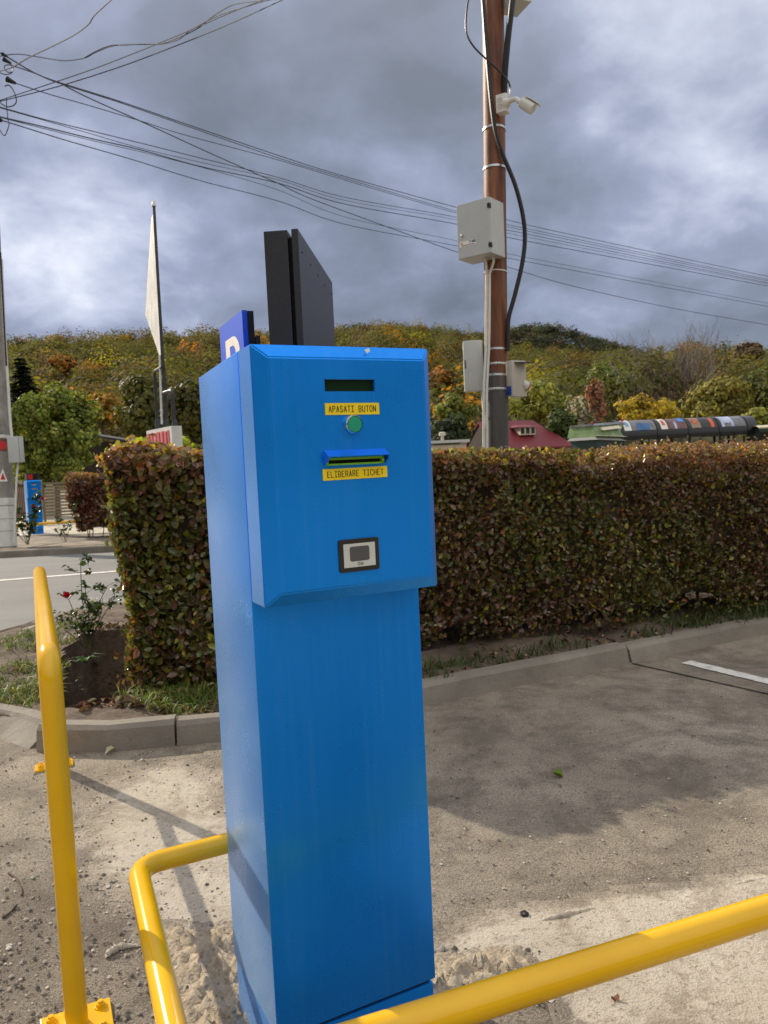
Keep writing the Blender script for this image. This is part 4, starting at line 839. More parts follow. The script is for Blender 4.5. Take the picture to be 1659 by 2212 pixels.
# conduit pair down the pole
for dx in (0, 6.5):
    MB().tube(spline([pt(1051+dx, 593, 8.34), pt(1050+dx*1.1, 680, 8.33), pt(1049+dx, 760, 8.33), pt(1045+dx, 850, 8.33), pt(1045+dx*1.1, 960, 8.34), pt(1046+dx, 1230, 8.36)], 6), .015, 10).build('conduit', 'conduit_white', pole, True)
# upper cabinet
cFR = pt(1056, 424, 8.05); cFL = pt(984.8, 443.7, 8.05*1.031); cRB = pt(1089.8, 437, 8.05*1.029); zb = pt(1057.5, 543, 8.05).z
uL = Vector((cFL.x-cFR.x, cFL.y-cFR.y, 0)); wL = uL.length; uL.normalize(); uR = Vector((-uL.y, uL.x, 0)); uR = uR if uR.y > 0 else -uR; wR = Vector((cRB.x-cFR.x, cRB.y-cFR.y, 0)).length; zt = cFR.z
o = Vector((cFR.x, cFR.y, 0)); cab = thing('cabinet', 'light grey electrical cabinet with a sticker and lock, high on the brown pole', 'electrical cabinet', (o.x, o.y, zb), group='electrical cabinets')
q = lambda a, b, z: o+uL*a+uR*b+Z_*z
def bx(a0, a1, b0, b1, z0, z1): return MB().hexa([q(a0, b0, z0), q(a1, b0, z0), q(a1, b1, z0), q(a0, b1, z0)], [q(a0, b0, z1), q(a1, b0, z1), q(a1, b1, z1), q(a0, b1, z1)])
bx(0, wL, .012, wR, zb, zt).build('body', 'cabinet_grey', cab, False, .004)
dr = bx(.004, wL-.004, 0, .011, zb+.004, zt-.002).build('door', 'cabinet_grey', cab, False, .003)
H_ = zt-zb
for f in (.155, .86): bx(-.006, .022, -.006, .03, zb+H_*(1-f)-.024, zb+H_*(1-f)+.024).build('hinge', 'black_rubber', cab)
MB().lathe(q(wL*.83, -.001, zb+H_*.42), -uR, [(.016, 0), (.014, .02), (.010, .022)], 14).build('lock', 'steel', dr, True)
stk = bx(wL*.42, wL*.93, -.0025, -.001, zb+H_*.21, zb+H_*.31).build('sticker', 'sign_white', cab)
MB().lathe(q(wL*.86, -.003, zb+H_*.268), -uR, [(.011, 0), (.010, .0005)], 12).build('red_mark', 'sticker_red', stk)
letters('TMS', H_*.038, .024, (mm := MB()), q(wL*.655, -.0027, zb+H_*.26), -uL, Z_, -uR, stroke=.22, gap=1.2); mm.build('lettering', 'sticker_grey', stk)
letters('at', H_*.05, .022, (mm := MB()), q(wL*.535, -.0027, zb+H_*.26), -uL, Z_, -uR, stroke=.22, gap=1.2); mm.build('lettering', 'sticker_blue', stk)
bx(wL*.47, wL*.88, -.003, -.0025, zb+H_*.225, zb+H_*.238).build('small_print', 'sticker_grey', stk)
for a, b in ((.42, .5), (.22, .62)):
    MB().tube(spline([q(wL*a, wR*b, zb+.01), q(wL*a*.9, wR*b, zb-.05), pt(1051+(a < .3)*6.5, 592, 8.34)], 6), .014, 10).build('cable_tube', 'conduit_white', cab, True)
# lower cabinet on the left of the pole
lc = pt(1023, 790, 8.42); fr_ = Vector((-.08, -1, 0)).normalized(); rt_ = Vector((-fr_.y, fr_.x, 0)); wC, hC, dC = .215, .55, .13
c2 = thing('cabinet', 'plain pale grey cabinet on the left side of the brown pole, above the hedge', 'electrical cabinet', lc-Z_*hC/2, group='electrical cabinets')
MB().box(lc-fr_*dC/2-Z_*.0, (wC, dC, hC), (rt_, -fr_, Z_)).build('body', 'cabinet_grey', c2, True, .018)
MB().box(lc+fr_*.004-rt_*(wC/2-.018)+Z_*.02, (.010, .012, .09), (rt_, -fr_, Z_)).build('handle', 'dark_metal', c2)
MB().box(lc-fr_*(dC+.01)-rt_*(-wC/2-.0), (.03, .02, hC*.9), (rt_, -fr_, Z_)).build('bracket', 'dark_metal', c2)
MB().tube(spline([lc+rt_*.085-fr_*.06-Z_*hC/2, lc+rt_*.095-fr_*.05-Z_*(hC/2+.25), pt(1048, 930, 8.36), pt(1049, 1200, 8.4)], 6), .016, 10).build('conduit', 'conduit_white', c2, True)
# socket box on the right of the pole
sb = pt(1118, 818, 8.42); f2 = Vector((.55, -.84, 0)).normalized(); r2 = Vector((-f2.y, f2.x, 0)); s3 = thing('socket_box', 'beige power socket box with a blue flap and red socket, right side of the pole', 'socket box', sb-Z_*.2)
MB().box(sb-f2*.05, (.21, .16, .39), (r2, -f2, Z_)).build('body', 'cabinet_beige', s3, True, .008)
lf = -r2
MB().box(sb-r2*.107-f2*.05-Z_*.13, (.012, .12, .095), (r2, -f2, Z_)).build('blue_flap', 'socket_blue', s3)
MB().box(sb-r2*.106-f2*.07+Z_*.11, (.004, .045, .14), (r2, -f2, Z_)).build('paper_label', 'sign_white', s3)
MB().box(sb+r2*.02+f2*.06+Z_*.165, (.16, .16, .012), (r2, (f2+r2*.3+Z_*(-.1)).normalized(), Z_)).build('awning', 'dark_metal', s3)
sk = MB().lathe(sb+r2*.06+f2*.0-Z_*.05, (f2*.25-Z_*.55+r2*.9), [(.05, 0), (.05, .06), (.056, .062), (.056, .07)], 18).build('socket', 'camera_white', s3, True)
MB().lathe(sb+r2*.06+f2*.0-Z_*.05+(f2*.25-Z_*.55+r2*.9).normalized()*.07, (f2*.25-Z_*.55+r2*.9), [(.060, 0), (.062, .010), (.05, .018)], 18).build('socket_cap', 'socket_red', sk, True)
# top box
tb = pt(1113, 18, 8.45); f3 = Vector((.35, -.94, 0)).normalized(); r3 = Vector((-f3.y, f3.x, 0)); s4 = thing('cabinet', 'grey cabinet at the top edge of the picture, right of the pole', 'electrical cabinet', tb, group='electrical cabinets')
MB().box(tb+Z_*.20, (.22, .30, .40), (r3, -f3, Z_)).build('body', 'cabinet_grey', s4, False, .004)
MB().box(tb+f3*.155+Z_*.20, (.225, .012, .405), (r3, -f3, Z_)).build('door', 'cabinet_grey', s4, False, .003)
# security camera
cb = pt(1086, 226, 8.30); sc = thing('security_camera', 'white bullet security camera on a bracket, upper part of the brown pole', 'camera', cb)
bxs = (Vector((.86, -.5, 0)).normalized(), Vector((.5, .86, 0)).normalized(), Z_)
MB().box(cb, (.12, .11, .19), bxs).build('junction_box', 'camera_white', sc, True, .012)
for dz in (-.032, .032): MB().lathe(cb-bxs[1]*.054-bxs[0]*.015+Z_*dz, -bxs[1], [(.028, 0), (.024, .006), (.012, .003)], 16).build('cable_gland', 'cabinet_beige', sc, True)
e0 = pt(1095, 222, 8.24); e1 = pt(1113, 214, 8.18); e2 = pt(1121, 219, 8.15); e3 = pt(1129, 222, 8.14); e4 = pt(1152, 236, 8.10)
MB().lathe(e0-(e1-e0).normalized()*.02, (e1-e0), [(.055, 0), (.052, .02), (.036, .05)], 18).build('arm_base', 'camera_white', sc, True)
MB().tube(spline([e0, e1, e2, e3], 5), .026, 12).build('arm', 'camera_white', sc, True)
d_ = (e4-e3).normalized()
MB().lathe(e3-d_*.03, d_, [(.035, 0), (.056, .02), (.058, .09), (.060, .092), (.060, .17), (.05, .172)], 20).build('housing', 'camera_white', sc, True)
up_ = (Z_-d_*Z_.dot(d_)).normalized(); sd_ = d_.cross(up_)
MB().box(e3+d_*.085+up_*.064, (.19, .10, .006), (d_, sd_, up_)).build('sun_visor', 'camera_white', sc)
MB().tube(spline([pt(1097, 214, 8.25), pt(1102, 200, 8.24), pt(1101, 190, 8.26)], 4), .010, 8).build('cable_boot', 'camera_white', sc, True)
# cables on the pole
def z2(x, y): return 548.5+.3968*x, .3968*y
def z4(x, y): return (1750+.3014*x)/1.823, (750+.3014*y)/1.823
def cable(name, label, pts, r, mat='black_rubber', group='cables fixed to the brown pole', n=6):
    m = MB().tube(spline(pts, n), r, 8); return tag(m.build(name, mat, smooth=True), label, 'cable', group)
P2 = [pt(*z2(1238, -120), 8.34), pt(*z2(1248, 0), 8.34), pt(*z2(1262, 200), 8.33), pt(*z2(1285, 480), 8.32), pt(*z2(1312, 700), 8.32), pt(*z2(1355, 840), 8.34), pt(*z2(1420, 1000), 8.36), pt(*z2(1462, 1160), 8.38)]+[pt(*z4(x, y), 8.40) for x, y in ((1052, 620), (1018, 950), (925, 1350), (845, 1640), (830, 1830), (832, 2100))]
cable('cable', 'thick black cable bowing out to the right of the grey cabinet on the pole', P2, .024)
cable('cable', 'thick black cable hanging down from the top cabinet beside the camera', [pt(*z2(1412, -60), 8.25), pt(*z2(1400, 60), 8.26), pt(*z2(1384, 200), 8.3), pt(*z2(1368, 380), 8.36), pt(*z2(1362, 520), 8.42)], .034)
cable('cable', 'thin black wire swinging in from the left to the security camera', [pt(*z2(1176, -60), 8.2), pt(*z2(1156, 80), 8.2), pt(*z2(1158, 180), 8.2), pt(*z2(1200, 258), 8.21), pt(*z2(1280, 335), 8.28), pt(*z2(1350, 400), 8.3), pt(*z2(1388, 450), 8.28), pt(*z2(1395, 490), 8.25)], .010)

# ------------------------------------------------------------------ left concrete pole
cb_ = G(12, 1182, .1); DP = (cb_-CAM).dot(_F)
pb = at(10.5, 1186, DP); ptp = at(-44, 30, DP)
lp = thing('concrete_pole', 'weathered concrete lamp pole with a white painted foot at the left edge', 'utility pole', (pb.x, pb.y, gz(pb.y)))
ps = [pb.lerp(ptp, k/20) for k in range(21)]; m = MB(); ax = (ptp-pb).normalized(); s1 = Vector((1, 0, 0)); s1 = (s1-ax*s1.dot(ax)).normalized(); s2 = ax.cross(s1); rings = []
for k, p in enumerate(ps):
    w = .185-.05*k/20; rings.append([p+s1*a*w+s2*b*w for a, b in ((-1, -.8), (-.8, -1), (.8, -1), (1, -.8), (1, .8), (.8, 1), (-.8, 1), (-1, .8))])
def loft(rings, m): 
    n = len(rings[0]); m.add([v for r_ in rings for v in r_], [(i*n+k, i*n+(k+1) % n, (i+1)*n+(k+1) % n, (i+1)*n+k) for i in range(len(rings)-1) for k in range(n)]+[tuple(range(n)), tuple((len(rings)-1)*n+k for k in range(n))]); return m
loft(rings, m).build('shaft', 'old_concrete', lp)
def band(y0, y1, mat, name, g=.006):
    ks = []
    for y in (y0, (y0+y1)/2, y1):
        f = min(range(2000), key=lambda i: abs(pxs(pb.lerp(ptp, i/2000))[1]-y))/2000; w = .185-.05*f+g; p = pb.lerp(ptp, f); ks.append([p+s1*a*w+s2*b*w for a, b in ((-1, -.8), (-.8, -1), (.8, -1), (1, -.8), (1, .8), (.8, 1), (-.8, 1), (-1, .8))])
    return loft(ks, MB()).build(name, mat, lp)
for a, b in ((1180, 1148), (1146.5, 1122), (1120.5, 1094), (1092, 1076)): band(a, b, 'white_paint', 'painted_band')
band(948, 941, 'white_paint', 'painted_band'); 
plain('stain_rust', (0.22, 0.10, 0.045), 0.85, 0, 0.6, 5); band(976, 950, 'stain_rust', 'rust_patch', .003)
def surf(px, py, off=.012): 
    f = min(range(2000), key=lambda i: abs(pxs(pb.lerp(ptp, i/2000))[1]-py))/2000; w = .185-.05*f; r = raydir(px, py); pl_ = pb-s2*0; nrm = -s2 if s2.y > 0 else s2; o_ = pb.lerp(ptp, f)+nrm*(w+off); return CAM+r*((o_-CAM).dot(nrm)/r.dot(nrm))
def ngon(name, pts, mat, off, parent=lp):
    P = [surf(x, y, off) for x, y in pts]; nrm = (CAM-P[0]).normalized(); return MB().hexa(P, [p+nrm*.004 for p in P]).build(name, mat, parent)
tr = ngon('warning_triangle', [(-6, 1040.5), (16.5, 1040), (6, 1012)], 'sign_white', .008); ngon('red_triangle', [(1, 1036), (11.5, 1036), (6, 1021)], 'triangle_red', .014, tr)
ngon('red_emblem', [(10*math.cos(a)+4, 945+17+10*math.sin(a)*.9) for a in [2*pi*k/14 for k in range(14)]], 'triangle_red', .010)
MB().tube(spline([surf(3, 560, .03), surf(9, 700, .03), surf(15.5, 800, .03), surf(22, 905, .03), surf(26, 945, .03)], 6), .028, 8).build('conduit', 'conduit_white', lp, True)
MB().tube(spline([surf(1, 545, .06), surf(6, 640, .06), surf(10, 720, .06), surf(14, 790, .06)], 6), .018, 8).build('cable', 'black_rubber', lp, True)
MB().tube(spline([surf(39, 998, .03), surf(35, 1050, .03), surf(31, 1172, .03)], 6), .022, 8).build('conduit', 'conduit_white', lp, True)
jb = at(34.5, 971, DP-.28); j = thing('cabinet', 'small pale grey cabinet clamped to the concrete pole at the left', 'electrical cabinet', jb-Z_*.26, group='electrical cabinets')
MB().box(jb, (.245, .20, .53)).build('body', 'cabinet_grey', j, True, .012); MB().box(jb+Vector((.115, -.101, 0)), (.006, .004, .5)).build('door_edge', 'dark_metal', j)

# ------------------------------------------------------------------ overhead cables
def z1(x, y): return .3637*x, .3637*y
def wire(label, pts, d0, d1, dr, r=.011, mat='black_rubber', extra=None):
    dl = []; xs_ = [p[0] for p in pts]
    P = [at(px, py, d0+(dr-d0)*max(0, (px-xs_[0]))/(1659-xs_[0]) if dr > d0 else d0+(dr-d0)*(px-xs_[0])/(xs_[-1]-xs_[0])) for px, py in pts]
    SP = spline(P, 10); return tag(MB().tube(SP, [r*min(1.0, (q_-CAM).length/15) for q_ in SP], 6).build('overhead_cable', mat, smooth=True), label, 'cable', 'overhead cables')
a_ = [z1(-60, 290), z1(20, 325), z1(200, 430), z1(345, 487), z1(720, 605), z1(1100, 735), z1(1659, 925)]
wire('topmost of the cables sloping from the left pole to the cabinet', a_+[z2(500, 962), z2(1100, 1128), (1092, 474), (1234, 507), (1659, 597)], 14, 0, 42, .013)
wire('cable just below the topmost one, splitting from it left of the flag pole', [z1(60, 385), z1(210, 436), z1(345, 492), z1(720, 612), z1(1100, 745), z1(1659, 940), z2(500, 972), z2(1100, 1150), (1092, 484), (1234, 514), (1659, 604)], 14, 0, 42, .011)
wire('steep cable crossing all the others on its way down to the lower right', [z1(345, 487), z1(520, 578), z1(840, 722), z1(1200, 888), z1(1500, 1022), z1(1659, 1092), z2(320, 1085), z2(800, 1262), z2(1100, 1370), (1097, 577), (1234, 617), (1450, 665), (1659, 702)], 15.5, 0, 42, .013)
wire('single cable leaving the ribbed insulator at the left edge', [z1(95, 495), z1(300, 562), z1(530, 627), z1(840, 720), z1(1100, 802), z1(1659, 952), z2(500, 982), z2(1100, 1160), (1092, 489), (1659, 607)], 14, 0, 41, .010)
wire('upper cable of the lower bundle leaving the left edge', [z1(-60, 620), z1(0, 636), z1(270, 711), z1(560, 782), z1(840, 851), z1(1200, 941), z1(1659, 1056), z2(500, 1075), z2(1100, 1182), (1092, 496), (1659, 611)], 14, 0, 41, .011)
wire('thin cable just under the upper one of the lower bundle', [z1(-60, 622), z1(0, 640), z1(270, 717), z1(560, 801), z1(840, 881), z1(1200, 966), z1(1659, 1070), z2(500, 1092), z2(1100, 1196), (1092, 503), (1659, 613)], 14, 0, 42, .008)
wire('thick cable in the middle of the lower bundle', [z1(-60, 680), z1(0, 694), z1(250, 751), z1(560, 827), z1(840, 891), z1(1200, 991), z1(1659, 1090), z2(500, 1112), z2(1100, 1220), (1092, 512), (1659, 618)], 14, 0, 42, .014)
wire('thin pale cable drifting down below the lower bundle', [z1(0, 697), z1(250, 761), z1(560, 838), z1(900, 917), z1(1300, 1022), z1(1659, 1131), z2(500, 1182), z2(1100, 1310), (1095, 548), (1659, 655)], 14, 0, 43, .008)
wire('lowest cable on the left, passing above the flag pole', [z1(10, 716), z1(60, 730), z1(400, 836), z1(800, 952), z1(1200, 1076), z1(1659, 1196), z2(500, 1222), z2(1100, 1338), (1095, 557), (1659, 662)], 14, 0, 42, .011)
wire('upper of the twin bright cables rising to the top of the picture', [z1(-40, 610), z1(0, 596), z1(260, 510), z1(540, 415), z1(800, 315), z1(930, 262), z1(1120, 183), z1(1300, 92), z1(1590, 0), z1(1700, -40)], 14, 0, 7, .008, 'cable_matt')
wire('lower of the twin bright cables rising to the top of the picture', [z1(-40, 612), z1(0, 602), z1(340, 515), z1(690, 405), z1(1000, 290), z1(1300, 170), z1(1659, 8), z1(1760, -50)], 14, 0, 7, .008, 'cable_matt')
wire('wavy twisted cable curling up from the left edge to the top', [z1(0, 335), z1(60, 324), z1(130, 323), z1(240, 340), z1(380, 360), z1(500, 345), z1(560, 315), z1(640, 282), z1(720, 266), z1(840, 264), z1(960, 258), z1(1080, 215), z1(1180, 165), z1(1240, 115), z1(1290, 80), z1(1380, 30), z1(1480, 12), z1(1600, 0), z1(1700, -30)], 14, 0, 7, .008, 'cable_matt')
wire('pale strand twisted with the wavy cable near the top', [z1(500, 345), z1(580, 300), z1(660, 270), z1(740, 268), z1(850, 262), z1(960, 262), z1(1060, 235), z1(1130, 180), z1(1200, 150), z1(1300, 105), z1(1420, 55), z1(1540, 8), z1(1620, -20)], 10.5, 0, 7, .007, 'cable_matt')
wire('cable climbing steeply off the top edge at the left', [z1(-10, 425), z1(80, 396), z1(170, 342), z1(300, 280), z1(430, 214), z1(520, 150), z1(558, 95), z1(610, 45), z1(660, 0), z1(720, -60)], 14, 0, 8, .010, 'cable_matt')
hw = [(at(5, 117, 14), at(16, 122, 14), 'dark clamp at the top left corner of the cable bundle', .035), (at(8, 128, 14), at(24, 137, 14), 'dark clamp holding the second cable at the left edge', .04), (at(15, 171, 14), at(34, 180, 14), 'ribbed black insulator at the left edge', .05), (at(-3, 258, 14), at(5, 261, 14), 'small dark clamp on the lowest cable at the left edge', .045)]
for a, b, lb, r_ in hw:
    d = b-a; L_ = d.length; pr = [(r_*.5, 0)]
    for k in range(6): pr += [(r_*(1.1-.1*k), L_*(k+.15)/6), (r_*(.75-.06*k), L_*(k+.8)/6)]
    tag(MB().lathe(a, d, pr, 12).build('insulator', 'black_rubber'), lb, 'insulator', 'cable clamps and insulators')
def loopw(label, pts, r=.008): return tag(MB().tube(spline([at(x, y, 14) for x, y in pts], 8), r, 6).build('cable_loop', 'black_rubber', smooth=True), label, 'cable', 'spare cable loops')
def z3(x, y): return x*200/1164/1.823, (180+y*200/1164)/1.823
loopw('round spare cable loop under the second clamp', [z3(-40, 600), z3(120, 660), z3(270, 620), z3(295, 500), z3(220, 440), z3(110, 460), z3(110, 540), z3(190, 610), z3(280, 600)])
loopw('large spare cable loop hanging under the ribbed insulator', [z3(110, 930), z3(200, 905), z3(290, 1000), z3(360, 1160), z3(375, 1280), z3(310, 1370), z3(180, 1400), z3(60, 1350), z3(-20, 1280)], .010)
loopw('thin cable tail hanging below the lower bundle at the left edge', [z3(150, 1200), z3(150, 1400), z3(172, 1560), z3(180, 1680), z3(205, 1790), z3(190, 1880), z3(120, 2050), z3(60, 2030), z3(-10, 1920)], .008)

# ------------------------------------------------------------------ sail-shaped sign seen edge on
D7 = 7.6
a7 = lambda x, y, d=D7: at(x, y, d)
ft = a7(362, 1200); sgn = thing('roadside_sign', 'tall narrow white sail shaped sign on a dark pole above a red and white box', 'sign', (ft.x, ft.y, gz(ft.y)))
MB().tube([a7(332.5, 446), a7(341, 600), a7(351, 770), a7(357, 850), a7(365, 1200)], [.014, .015, .016, .018, .02], 12).build('pole', 'dark_metal', sgn, True)
MB().lathe(a7(332.3, 446), (a7(332, 430)-a7(332.3, 446)), [(.022, 0), (.024, .012), (.016, .025), (.018, .04), (.010, .055), (.003, .075)], 12).build('finial', 'white_paint', sgn, True)
pq = [(330.5, 462, 7.6), (327, 470, 7.7), (314, 680, 8.1), (345.5, 772, 7.62), (347.5, 760, 7.6), (340, 600, 7.6)]
P = [a7(*p) for p in pq]; MB().hexa(P, [p+Vector((.012, .004, 0)) for p in P]).build('panel', 'weathered_panel', sgn)
MB().tube([a7(345, 768), a7(347.5, 850), a7(350, 916)], .011, 8).build('white_rod', 'white_paint', sgn, True)
MB().tube(bend([a7(350, 793, 7.55), a7(333.5, 803, 7.9), a7(340, 915, 7.9)], .06, 5), .017, 10).build('hoop_arm', 'dark_metal', sgn, True)
MB().tube(bend([a7(354, 849, 7.55), a7(372, 843, 7.35), a7(377, 925, 7.35)], .05, 5), .019, 10).build('hoop_arm', 'dark_metal', sgn, True)
for x, d in ((341, 7.9), (360, 7.6), (378, 7.35)): MB().tube([a7(x-1, 905, d), a7(x, 914, d), a7(x+.5, 960, d)], [.017, .028, .03], 10).build('sleeve', 'dark_metal', sgn, True)
bA = a7(316, 931, 7.95); bB = a7(370, 922.5, 7.25); bB.z = bA.z; u7 = (bB-bA); w7 = u7.length; u7.normalize(); n7 = Vector((u7.y, -u7.x, 0)); hB = .42
q7 = lambda a, b, z: bA+u7*a-n7*b-Z_*z
def bx7(a0, a1, b0, b1, z0, z1): return MB().hexa([q7(a0, b0, z0), q7(a1, b0, z0), q7(a1, b1, z0), q7(a0, b1, z0)], [q7(a0, b0, z1), q7(a1, b0, z1), q7(a1, b1, z1), q7(a0, b1, z1)])
bx7(0, w7, 0, .10, hB, 0).build('box_frame', 'white_paint', sgn)
m = MB(); nn = 13
for k in range(nn): a = w7*(.03+.90*k/nn); m.v and 0; b_ = bx7(a, a+w7*.05, -.012 if k % 2 else -.006, -.001, hB, .034+.004*(k % 3)); m.add(b_.v, b_.f)
m.build('red_slats', 'peeling_red', sgn)

# ------------------------------------------------------------------ trees
def tree(name, label, x, ytop, ybase, d, wpx, pal, n, leaf, cat='tree', group=None, trunk='bark', cb=0.25, clumps=26, up=0.2, mat='tree_leaf', full=False, spread=.78, lump=(.22, .42)):
    # crown spans picture height ytop..ybase at distance d
    top = at(x, ytop, d); low = at(x, ybase, d); g = gz(low.y) if d < 40 else min(low.z-1.0, 0); rw = wpx/2*d/F; cz = (top.z+low.z)/2; rh = (top.z-low.z)/2*1.02
    rt = thing(name, label, cat, (low.x, low.y, g), group=group); c0 = np.array((low.x, low.y, cz)); rg = RNG
    K = unit(rg.normal(size=(clumps, 3)))*(rg.random((clumps, 1))**.45)*spread; K[:, 2] = K[:, 2]*.95+.02
    rad = rg.uniform(*lump, clumps); w = rad**2; ci = rg.choice(clumps, n, p=w/w.sum()); dirs = unit(rg.normal(size=(n, 3))); rr_ = rad[ci][:, None]*(rg.random((n, 1))**.35)
    loc = K[ci]+dirs*rr_; P = c0+loc*np.array([rw, rw, rh]); N = dirs*.9+unit(loc)*.5+rg.normal(size=(n, 3))*.35+np.array([0, 0, up])
    tint = rg.normal(0, .16, clumps)[ci][:, None]; C = np.clip(pick(pal, n, .2)*(1+tint)*1.9, .002, .9)
    V, Q, Cc = leafcloud(P, N, leaf*rg.uniform(.6, 1.3, n), C, .7, .4, full); arrays('crown', V, Q, Cc, mat, rt)
    m = MB(); b0 = Vector((low.x, low.y, g)); tp = Vector((low.x, low.y, cz+rh*.35)); r0_ = max(.05, rh*.055); m.tube([b0, b0.lerp(tp, .5)+Vector((rw*.03, 0, 0)), tp], [r0_, r0_*.7, r0_*.25], 8)
    for k in range(min(12, clumps)):
        q = Vector(c0+K[k]*np.array([rw, rw, rh])); a = b0.lerp(tp, min(.95, max(.3, (q.z-g)/(tp.z-g)*.7))); m.tube([a, a.lerp(q, .55)+Vector((0, 0, rh*.03)), q], [r0_*.4, r0_*.25, r0_*.08], 5)
    m.build('trunk', trunk, rt); return rt
OL = [(3, (0.052, 0.058, 0.014)), (2, (0.075, 0.070, 0.018)), (1, (0.035, 0.045, 0.012))]
LG_ = [(3, (0.085, 0.105, 0.018)), (2, (0.13, 0.14, 0.03)), (1, (0.05, 0.07, 0.014))]
OR = [(3, (0.24, 0.10, 0.014)), (2, (0.19, 0.085, 0.016)), (1, (0.12, 0.085, 0.018))]
YE = [(3, (0.27, 0.19, 0.018)), (2, (0.20, 0.155, 0.016)), (1, (0.11, 0.10, 0.015))]
DK = [(3, (0.016, 0.026, 0.012)), (2, (0.028, 0.038, 0.014))]
BR = [(3, (0.075, 0.048, 0.026)), (2, (0.10, 0.060, 0.028)), (1, (0.055, 0.05, 0.02))]
TG = 'autumn trees beyond the hedge'
tree('willow_tree', 'bright green leafy tree across the road, left of the sail shaped sign', 122, 832, 1062, 27, 222, [(3, (0.095, 0.120, 0.022)), (2, (0.165, 0.180, 0.036)), (1.5, (0.05, 0.07, 0.016))], 17000, .14, group=TG, clumps=95, full=True, spread=.92, lump=(.10, .27))
tree('shrub', 'vivid lime yellow shrub behind the left end of the long hedge', 318, 938, 1010, 13, 172, [(3, (0.25, 0.30, 0.012)), (2, (0.33, 0.33, 0.02))], 2600, .09, 'shrub', clumps=24)
tree('shrub', 'small lime green shrub tip between the sign box and the ticket machine', 398, 938, 1000, 13, 60, [(3, (0.16, 0.20, 0.012)), (2, (0.25, 0.25, 0.02))], 900, .07, 'shrub', clumps=12)
tree('deciduous_tree', 'orange crowned tree on the slope above the bright green tree', 137, 764, 806, 150, 58, OR, 1200, 1.0, group=TG, cb=0)
tree('deciduous_tree', 'golden orange tree right of the bright green tree', 222, 850, 935, 75, 105, [(3, (0.20, 0.105, 0.014)), (2, (0.13, 0.10, 0.016))], 2200, .5, group=TG)
tree('deciduous_tree', 'dark olive tree behind the sign box, left of the ticket machine', 325, 800, 985, 70, 150, [(3, (0.045, 0.048, 0.011)), (2, (0.065, 0.06, 0.013))], 4200, .5, group=TG, clumps=40)
tree('deciduous_tree', 'broad dark olive tree just left of the ticket machine head', 418, 805, 990, 62, 130, [(3, (0.05, 0.046, 0.010)), (2, (0.035, 0.038, 0.010))], 3600, .5, group=TG, clumps=34)
tree('deciduous_tree', 'orange tree right beside the edge of the ticket machine head', 950, 783, 852, 120, 72, OR, 1600, .8, group=TG)
tree('deciduous_tree', 'pale yellow green tree in the gap between machine and pole', 985, 845, 925, 80, 100, LG_, 2000, .5, group=TG)
tree('deciduous_tree', 'dark green tree beside the gable of the red roofed house', 972, 885, 985, 55, 110, DK, 2400, .36, group=TG)
tree('deciduous_tree', 'light green tree right of the brown pole above the red roof', 1165, 815, 930, 85, 150, [(3, (0.115, 0.125, 0.024)), (2, (0.16, 0.155, 0.04))], 3600, .5, group=TG, clumps=36)
tree('deciduous_tree', 'dark green bushy tree right of the red roof', 1215, 870, 985, 60, 95, [(3, (0.045, 0.065, 0.016)), (2, (0.028, 0.04, 0.012))], 2400, .36, group=TG)
tree('deciduous_tree', 'slim tree with a rusty pink crown above the train front', 1288, 815, 925, 70, 52, [(3, (0.22, 0.10, 0.065)), (2, (0.15, 0.10, 0.06))], 1200, .42, group=TG, clumps=16)
tree('deciduous_tree', 'whitish flecked bush left of the rusty pink crowned tree', 1252, 850, 960, 62, 70, [(3, (0.20, 0.18, 0.13)), (2, (0.07, 0.08, 0.03))], 1300, .36, group=TG)
tree('deciduous_tree', 'yellow crowned tree behind the black train wagon', 1400, 846, 945, 58, 140, YE, 3400, .36, group=TG, clumps=34)
tree('deciduous_tree', 'large pale green tree left of the bare tree', 1335, 775, 905, 105, 170, LG_, 3800, .62, group=TG, clumps=40)
tree('deciduous_tree', 'olive yellow thicket tree above the right end of the train', 1560, 815, 945, 80, 190, [(3, (0.085, 0.078, 0.018)), (2, (0.125, 0.11, 0.022))], 3800, .5, group=TG, clumps=40)
tree('deciduous_tree', 'yellow green bush above the cream roofed wagon', 1640, 880, 960, 62, 110, [(3, (0.15, 0.15, 0.022)), (2, (0.09, 0.10, 0.018))], 2200, .36, group=TG)
tree('deciduous_tree', 'round brown oak on the skyline at the right edge', 1618, 737, 800, 170, 84, BR, 2200, 1.0, group=TG)
tree('deciduous_tree', 'green tree below the brown oak at the right edge', 1640, 790, 900, 95, 120, [(3, (0.06, 0.075, 0.02)), (2, (0.09, 0.095, 0.025))], 2600, .55, group=TG)
# spruce
sx_, sd_ = 50, 60; tp = at(sx_, 768, sd_); bt = at(sx_+3, 905, sd_); spz = gz(bt.y); sr = thing('spruce_tree', 'dark spruce beside the concrete pole at the left', 'tree', (bt.x, bt.y, spz), group=TG)
Ps = []; Ns = []; m = MB(); m.tube([Vector((bt.x, bt.y, spz)), tp], [.22, .03], 8); H = tp.z-spz
for k in range(30):
    f = k/30; z = spz+H*(.22+.78*f); rad = (1-f)**.85*3.6+.10
    for j_ in range(13):
        a = random.uniform(0, 6.28); L_ = rad*random.uniform(.7, 1.1); d = np.array([math.cos(a), math.sin(a), 0])
        m.tube([Vector((bt.x, bt.y, z)), Vector((bt.x+d[0]*L_, bt.y+d[1]*L_, z-L_*.22))], [.03, .01], 4)
        for s in np.linspace(.15, 1, int(5+L_*6)): Ps.append((bt.x+d[0]*L_*s, bt.y+d[1]*L_*s, z-L_*.25*s+random.uniform(-.1, .05))); Ns.append((d[0]*.3+random.uniform(-.4, .4), d[1]*.3+random.uniform(-.4, .4), 1))
